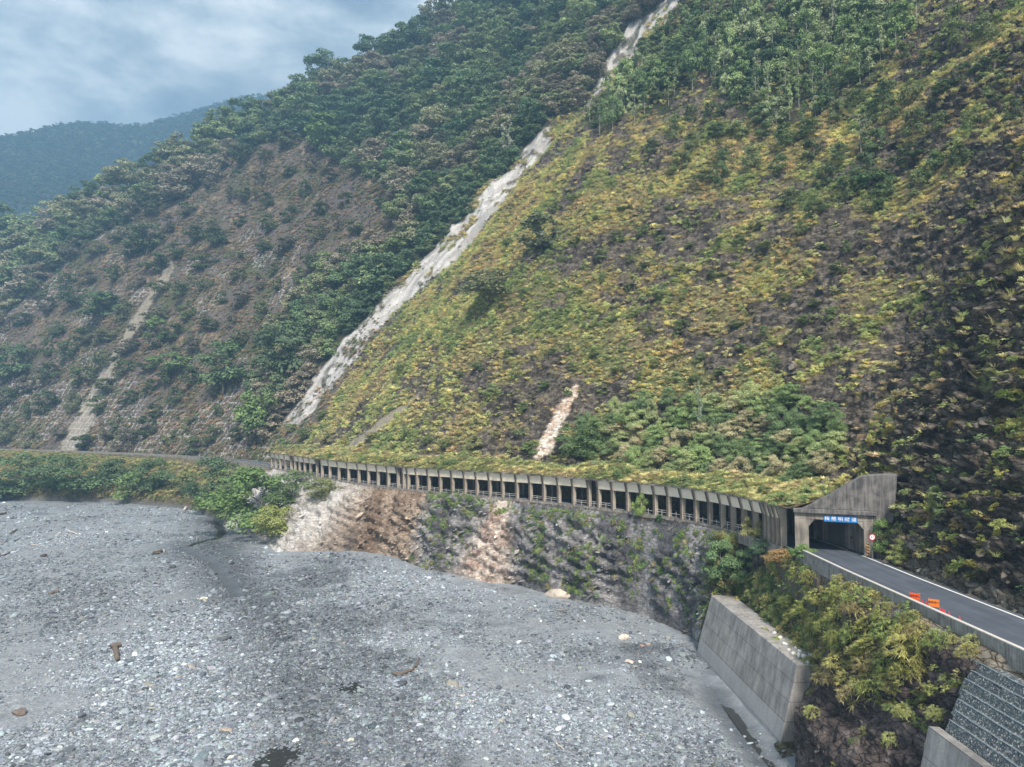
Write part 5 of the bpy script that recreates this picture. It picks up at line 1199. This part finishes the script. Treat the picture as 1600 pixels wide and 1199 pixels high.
stone(68, 870, 10, .7, (.06, .05, .05), 'dark lump of rock on the left of the riverbed'); stone(30, 1116, 24, .5, (.15, .115, .10), 'reddish brown boulder at the lower left corner of the riverbed')
stone(255, 862, 13, .6, (.30, .31, .33), 'grey boulder next to the dark stump by the stream')
stone(618, 1118, 16, .6, (.09, .095, .105), 'dark rounded boulder in the lower middle of the riverbed'); stone(795, 1112, 12, .5, (.55, .50, .46), 'pale pinkish stone right of the dark rounded boulder')
stone(548, 1158, 14, .5, (.52, .50, .42), 'yellowish pale stone near the bottom edge'); stone(463, 1160, 13, .6, (.66, .68, .70), 'white stone beside the dark pool at the bottom'); stone(352, 1144, 20, .5, (.34, .29, .25), 'brown flat boulder near the bottom, left of the pool')
stone(361, 1186, 16, .5, (.56, .56, .50), 'cream stone at the bottom edge, left of the pool'); stone(318, 936, 12, .45, (.55, .55, .42), 'pale yellow stone above the middle of the riverbed')
stone(1020, 1143, 9, .5, (.55, .30, .18), 'small orange stone', name='boulder') if False else None
# broken blocks on top of the big wall
for i, (x_, y_, w_) in enumerate([(1213, 968, 9), (1219, 998, 10), (1226, 1007, 9), (1210, 990, 7), (1243, 1013, 7), (1240, 1022, 9), (1248, 1026, 12), (1257, 1028, 12), (1266, 1024, 11), (1272, 1031, 10), (1262, 1036, 8), (1250, 1018, 7), (1232, 1016, 6), (1275, 1022, 7)]):
    stone(x_, y_, w_, .7, (.62, .62, .62) if i > 1 else (.66, .63, .58), 'angular white block lying among others on top of the big retaining wall', 'rubble_block', 'rock', True, 'white blocks on top of the big retaining wall', z=9.05)
M_wood = plain('driftwood', (.13, .10, .078), .9, 0, .45, 5); M_woodp = plain('pale_driftwood', (.46, .42, .38), .9, 0, .3, 5)
def wood(name, label, pts, rad, mat=None, z0=.2, extra=None, cat='driftwood'):
    P_ = []
    for q in pts:
        b = at_z(q[0], q[1], 0); zb = float(bedz(b[0], b[1])); b = at_z(q[0], q[1], zb + z0); P_.append((b[0], b[1], zb + z0 + (q[2] if len(q) > 2 else 0)))
    c_ = Vector(P_[0]); e_ = empty(name, tuple(c_), label, cat)
    loc = [Vector(q) - c_ for q in P_]; rr = np.linspace(rad[0], rad[1], len(loc))
    # a few in-between points with wobble
    pts2, r2 = [], []
    for i in range(len(loc) - 1):
        for t in (0, .33, .66): pts2.append(loc[i].lerp(loc[i + 1], t) + Vector(rng.normal(size=3) * rad[0] * .18)); r2.append((rr[i] * (1 - t) + rr[i + 1] * t) * random.uniform(.85, 1.15))
    pts2.append(loc[-1]); r2.append(rr[-1]); MB().tube(pts2, r2, 9).build('trunk', mat or M_wood, e_, True)
    for ex in extra or []:
        b = [Vector(q) for q in ex[0]]; MB().tube(b, ex[1], 7).build(ex[2], mat or M_wood, e_, True)
    return e_
wood('tree_stump', 'brown driftwood stump with a short trunk standing out on open gravel', [(180, 1010), (181, 1018), (184, 1030)], (.42, .36), None, .42,
     extra=[([(-.9, .1, .05), (-.3, 0, .15), (.1, 0, .1)], [.22, .42, .5], 'root'), ([(.1, 0, .1), (.55, .1, .25), (1.0, .2, .05)], [.5, .38, .2], 'root'), ([(0, 0, 0), (.1, .6, .3), (.3, .9, .1)], [.4, .3, .15], 'root')])
wood('driftwood_branch', 'curved brown driftwood branch in the middle of the riverbed', [(621, 1054), (632, 1051), (645, 1046), (652, 1038), (655, 1028)], (.34, .12), None, .28, extra=[([(0, 0, 0), (-.5, .3, .1), (-.8, .2, -.1)], [.3, .22, .1], 'fork')])
wood('driftwood_log', 'pale log leaning on the bank at the head of the stream', [(288, 797), (293, 790, .6), (299, 786, 1.4)], (.55, .45), M_woodp, .5)
wood('driftwood_log', 'short dark log at the far left edge of the riverbed', [(-2, 804), (4, 803), (9, 801)], (.5, .4), None, .4)
wood('driftwood_branch', 'thin brown branch on the gravel at the left edge', [(0, 869), (8, 867), (17, 862), (25, 860)], (.28, .1), None, .2)
wood('driftwood_branch', 'forked dark branch left of the pale one in the far gravel', [(16, 834), (22, 830), (27, 827)], (.4, .15), None, .3)
wood('driftwood_branch', 'pale brown branch lying on far gravel', [(105, 829), (113, 832), (121, 835)], (.35, .2), M_woodp, .3)
wood('driftwood_branch', 'long thin tan branch lying on silt left of centre', [(48, 851), (60, 852), (72, 854)], (.18, .1), M_woodp, .15)
wood('tree_stump', 'dark stump with pale roots beside the grey boulder near the stream', [(241, 865), (248, 863), (252, 860)], (.7, .45), None, .5, extra=[([(0, 0, 0), (.5, 0, .6), (1.2, .2, .8)], [.3, .2, .08], 'root'), ([(0, 0, 0), (.9, .2, .2), (1.9, .3, .1)], [.3, .2, .1], 'root')])
wood('driftwood_branch', 'dark snag with a thin tail on the gravel, lower left of the stream', [(78, 928), (86, 925), (93, 924)], (.4, .25), None, .3)
wood('driftwood_log', 'thin grey pole lying near the bottom edge, right of centre', [(868, 1160), (874, 1166), (881, 1171)], (.12, .08), M_woodp, .12)
wood('driftwood_log', 'dark tangled log wedged where the big wall meets the cliff', [(1068, 987), (1080, 986), (1094, 984)], (.22, .12), None, .5)

# ------------------------------------------------------------------ water
M_wat, nt, N, L, B = new_mat('water'); B.inputs['Base Color'].default_value = (.03, .032, .032, 1); B.inputs['Roughness'].default_value = .08; B.inputs['Specular IOR Level'].default_value = .35
_tc = N.new('ShaderNodeTexCoord'); _n = noise_node(N, L, 1.5, 3, .5, _tc.outputs['Object']); _b = N.new('ShaderNodeBump'); _b.inputs['Strength'].default_value = .08; L.new(_n.outputs['Fac'], _b.inputs['Height']); L.new(_b.outputs[0], B.inputs['Normal'])
CHs = np.array(CH); L_ = np.concatenate([[0], np.cumsum(np.hypot(*np.diff(CHs, axis=0).T))]); tt2 = np.linspace(0, L_[-2], 90); cx, cy = np.interp(tt2, L_, CHs[:, 0]), np.interp(tt2, L_, CHs[:, 1])
k5 = np.ones(5) / 5; cx = np.convolve(np.pad(cx, 2, 'edge'), k5, 'valid'); cy = np.convolve(np.pad(cy, 2, 'edge'), k5, 'valid')
zc0 = bedz(cx, cy); zw_ = np.minimum.accumulate(np.convolve(np.pad(zc0, 6, 'edge'), np.ones(13) / 13, 'valid')) + .26
v, f = [], []
for i in range(90):
    dx, dy = cx[min(i + 1, 89)] - cx[max(i - 1, 0)], cy[min(i + 1, 89)] - cy[max(i - 1, 0)]; l = math.hypot(dx, dy); w_ = 2.6 * min(1, (90 - i) / 30)
    v += [(cx[i] - dy / l * w_, cy[i] + dx / l * w_, zw_[i]), (cx[i] + dy / l * w_, cy[i] - dx / l * w_, zw_[i])]
for i in range(89): f.append((2 * i, 2 * i + 1, 2 * i + 3, 2 * i + 2))
tag(mesh_obj('stream', v, f, M_wat), 'narrow dark stream crossing the gravel', kind='structure')
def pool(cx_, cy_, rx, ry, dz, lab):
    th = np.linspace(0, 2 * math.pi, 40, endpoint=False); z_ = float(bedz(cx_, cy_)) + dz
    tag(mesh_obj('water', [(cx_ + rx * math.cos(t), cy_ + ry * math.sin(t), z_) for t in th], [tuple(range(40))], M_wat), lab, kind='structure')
pool(-26, 82, 6, 11, .20, 'shallow dark pool between stones at the bottom'); pool(-24, 104, 5, 5, .12, 'small dark puddle in the gravel')
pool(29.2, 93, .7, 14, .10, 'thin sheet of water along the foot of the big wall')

# ------------------------------------------------------------------ far mountain
fm_px = np.array([-320, -150, 0, 60, 120, 170, 220, 290, 340, 372, 420, 500, 640, 800]); fm_py = np.array([250, 232, 212, 198, 190, 197, 193, 175, 160, 152, 150, 170, 200, 230])
n1_, n2_ = 420, 360; pxm = np.linspace(-300, 760, n1_); thm = np.arctan2((pxm - 800) / F, 1); rm = np.linspace(1200, 3300, n2_)
XM = np.sin(thm)[:, None] * rm; YM = np.cos(thm)[:, None] * rm
crx = np.interp(pxm, fm_px, fm_py); tanc = np.array([(ray(a, b)[2] / math.hypot(*ray(a, b)[:2])) for a, b in zip(pxm, crx)])
rc_ = 2600 + 150 * np.sin(pxm / 140.0)
tq = (rm[None, :] - 1200) / (rc_[:, None] - 1200)
zcr = H + tanc * rc_
prof_ = np.where(tq < 1, np.clip(tq, 0, 1) ** 1.05, 1 - (tq - 1) * 1.2)
ZM = 60 + (zcr[:, None] - 60) * prof_
fade = np.clip(np.abs(1 - tq) * 5, 0, 1) * np.clip(tq * 3, 0, 1)
ZM = ZM + fade * (70 * ridged(XM / 420, YM / 420, 0, 4, 301) + 35 * fbm(XM / 180, YM / 180, 0, 4, 305)) - 30 * fade
ZM = ZM + 5 * fbm(XM / 25, YM / 25, 0, 3, 309)
cm = fbm(XM / 120, YM / 120, 0, 4, 311); CM = lerp(C(.05, .075, .035) + 0 * XM[..., None], C(.10, .12, .06) + 0 * XM[..., None], sstep(-.3, .4, cm)); CM = lerp(CM, C(.24, .21, .13) + 0 * CM, sstep(.38, .5, fbm(XM / 90, YM / 150, 0, 4, 315)) * .4 * (tq < .5))
far = grid_mesh('hills', XM, YM, ZM, mt, {'Col': CM, 'rock': XM * 0, 'arc': XM * 0, 'frames': XM * 0}); tag(far, 'distant forested mountain fading blue in the haze', kind='structure')
ii = rng.integers(0, n1_ - 1, 60000); jj = (rng.random(60000) * (n2_ - 2)).astype(int); q = (tq[ii, jj] < 1.04) & (rng.random(60000) < .7); ii, jj = ii[q], jj[q]
P = np.stack([XM[ii, jj], YM[ii, jj], ZM[ii, jj]], 1) + rng.normal(size=(len(ii), 3)) * [2, 2, 0]; n = len(P); sc = rng.uniform(14, 28, n); P[:, 2] -= sc * .2
LOWC = [crown_mesh('crown', rp, 1.0, .52, 9, 40, .08, .1, .8, .6) for _ in range(4)]
scatter('far_forest', P, np.stack([0 * sc, 0 * sc, rng.uniform(0, 6, n)], 1), np.stack([sc, sc, sc * .8], 1), rng.integers(0, 4, n), tints(n, [(.07, .11, .05), (.10, .14, .06), (.15, .17, .09)], [3, 2, 1]), LOWC, 'forest covering the distant mountain'); print('FAR', n)

# ------------------------------------------------------------------ air
hz_ = MB().box((-600, 1720, 690), (4800, 3600, 1400)).build('haze', None); mh = bpy.data.materials.new('haze'); mh.use_nodes = True; nh = mh.node_tree.nodes; nh.remove(nh['Principled BSDF'])
pv = nh.new('ShaderNodeVolumePrincipled'); pv.inputs['Density'].default_value = .00029; pv.inputs['Color'].default_value = (.36, .66, 1.0, 1); pv.inputs['Anisotropy'].default_value = 0.0
mh.node_tree.links.new(pv.outputs[0], nh['Material Output'].inputs['Volume']); hz_.data.materials.append(mh); tag(hz_, kind='stuff'); hz_['label'] = 'thin blue haze in the valley air'
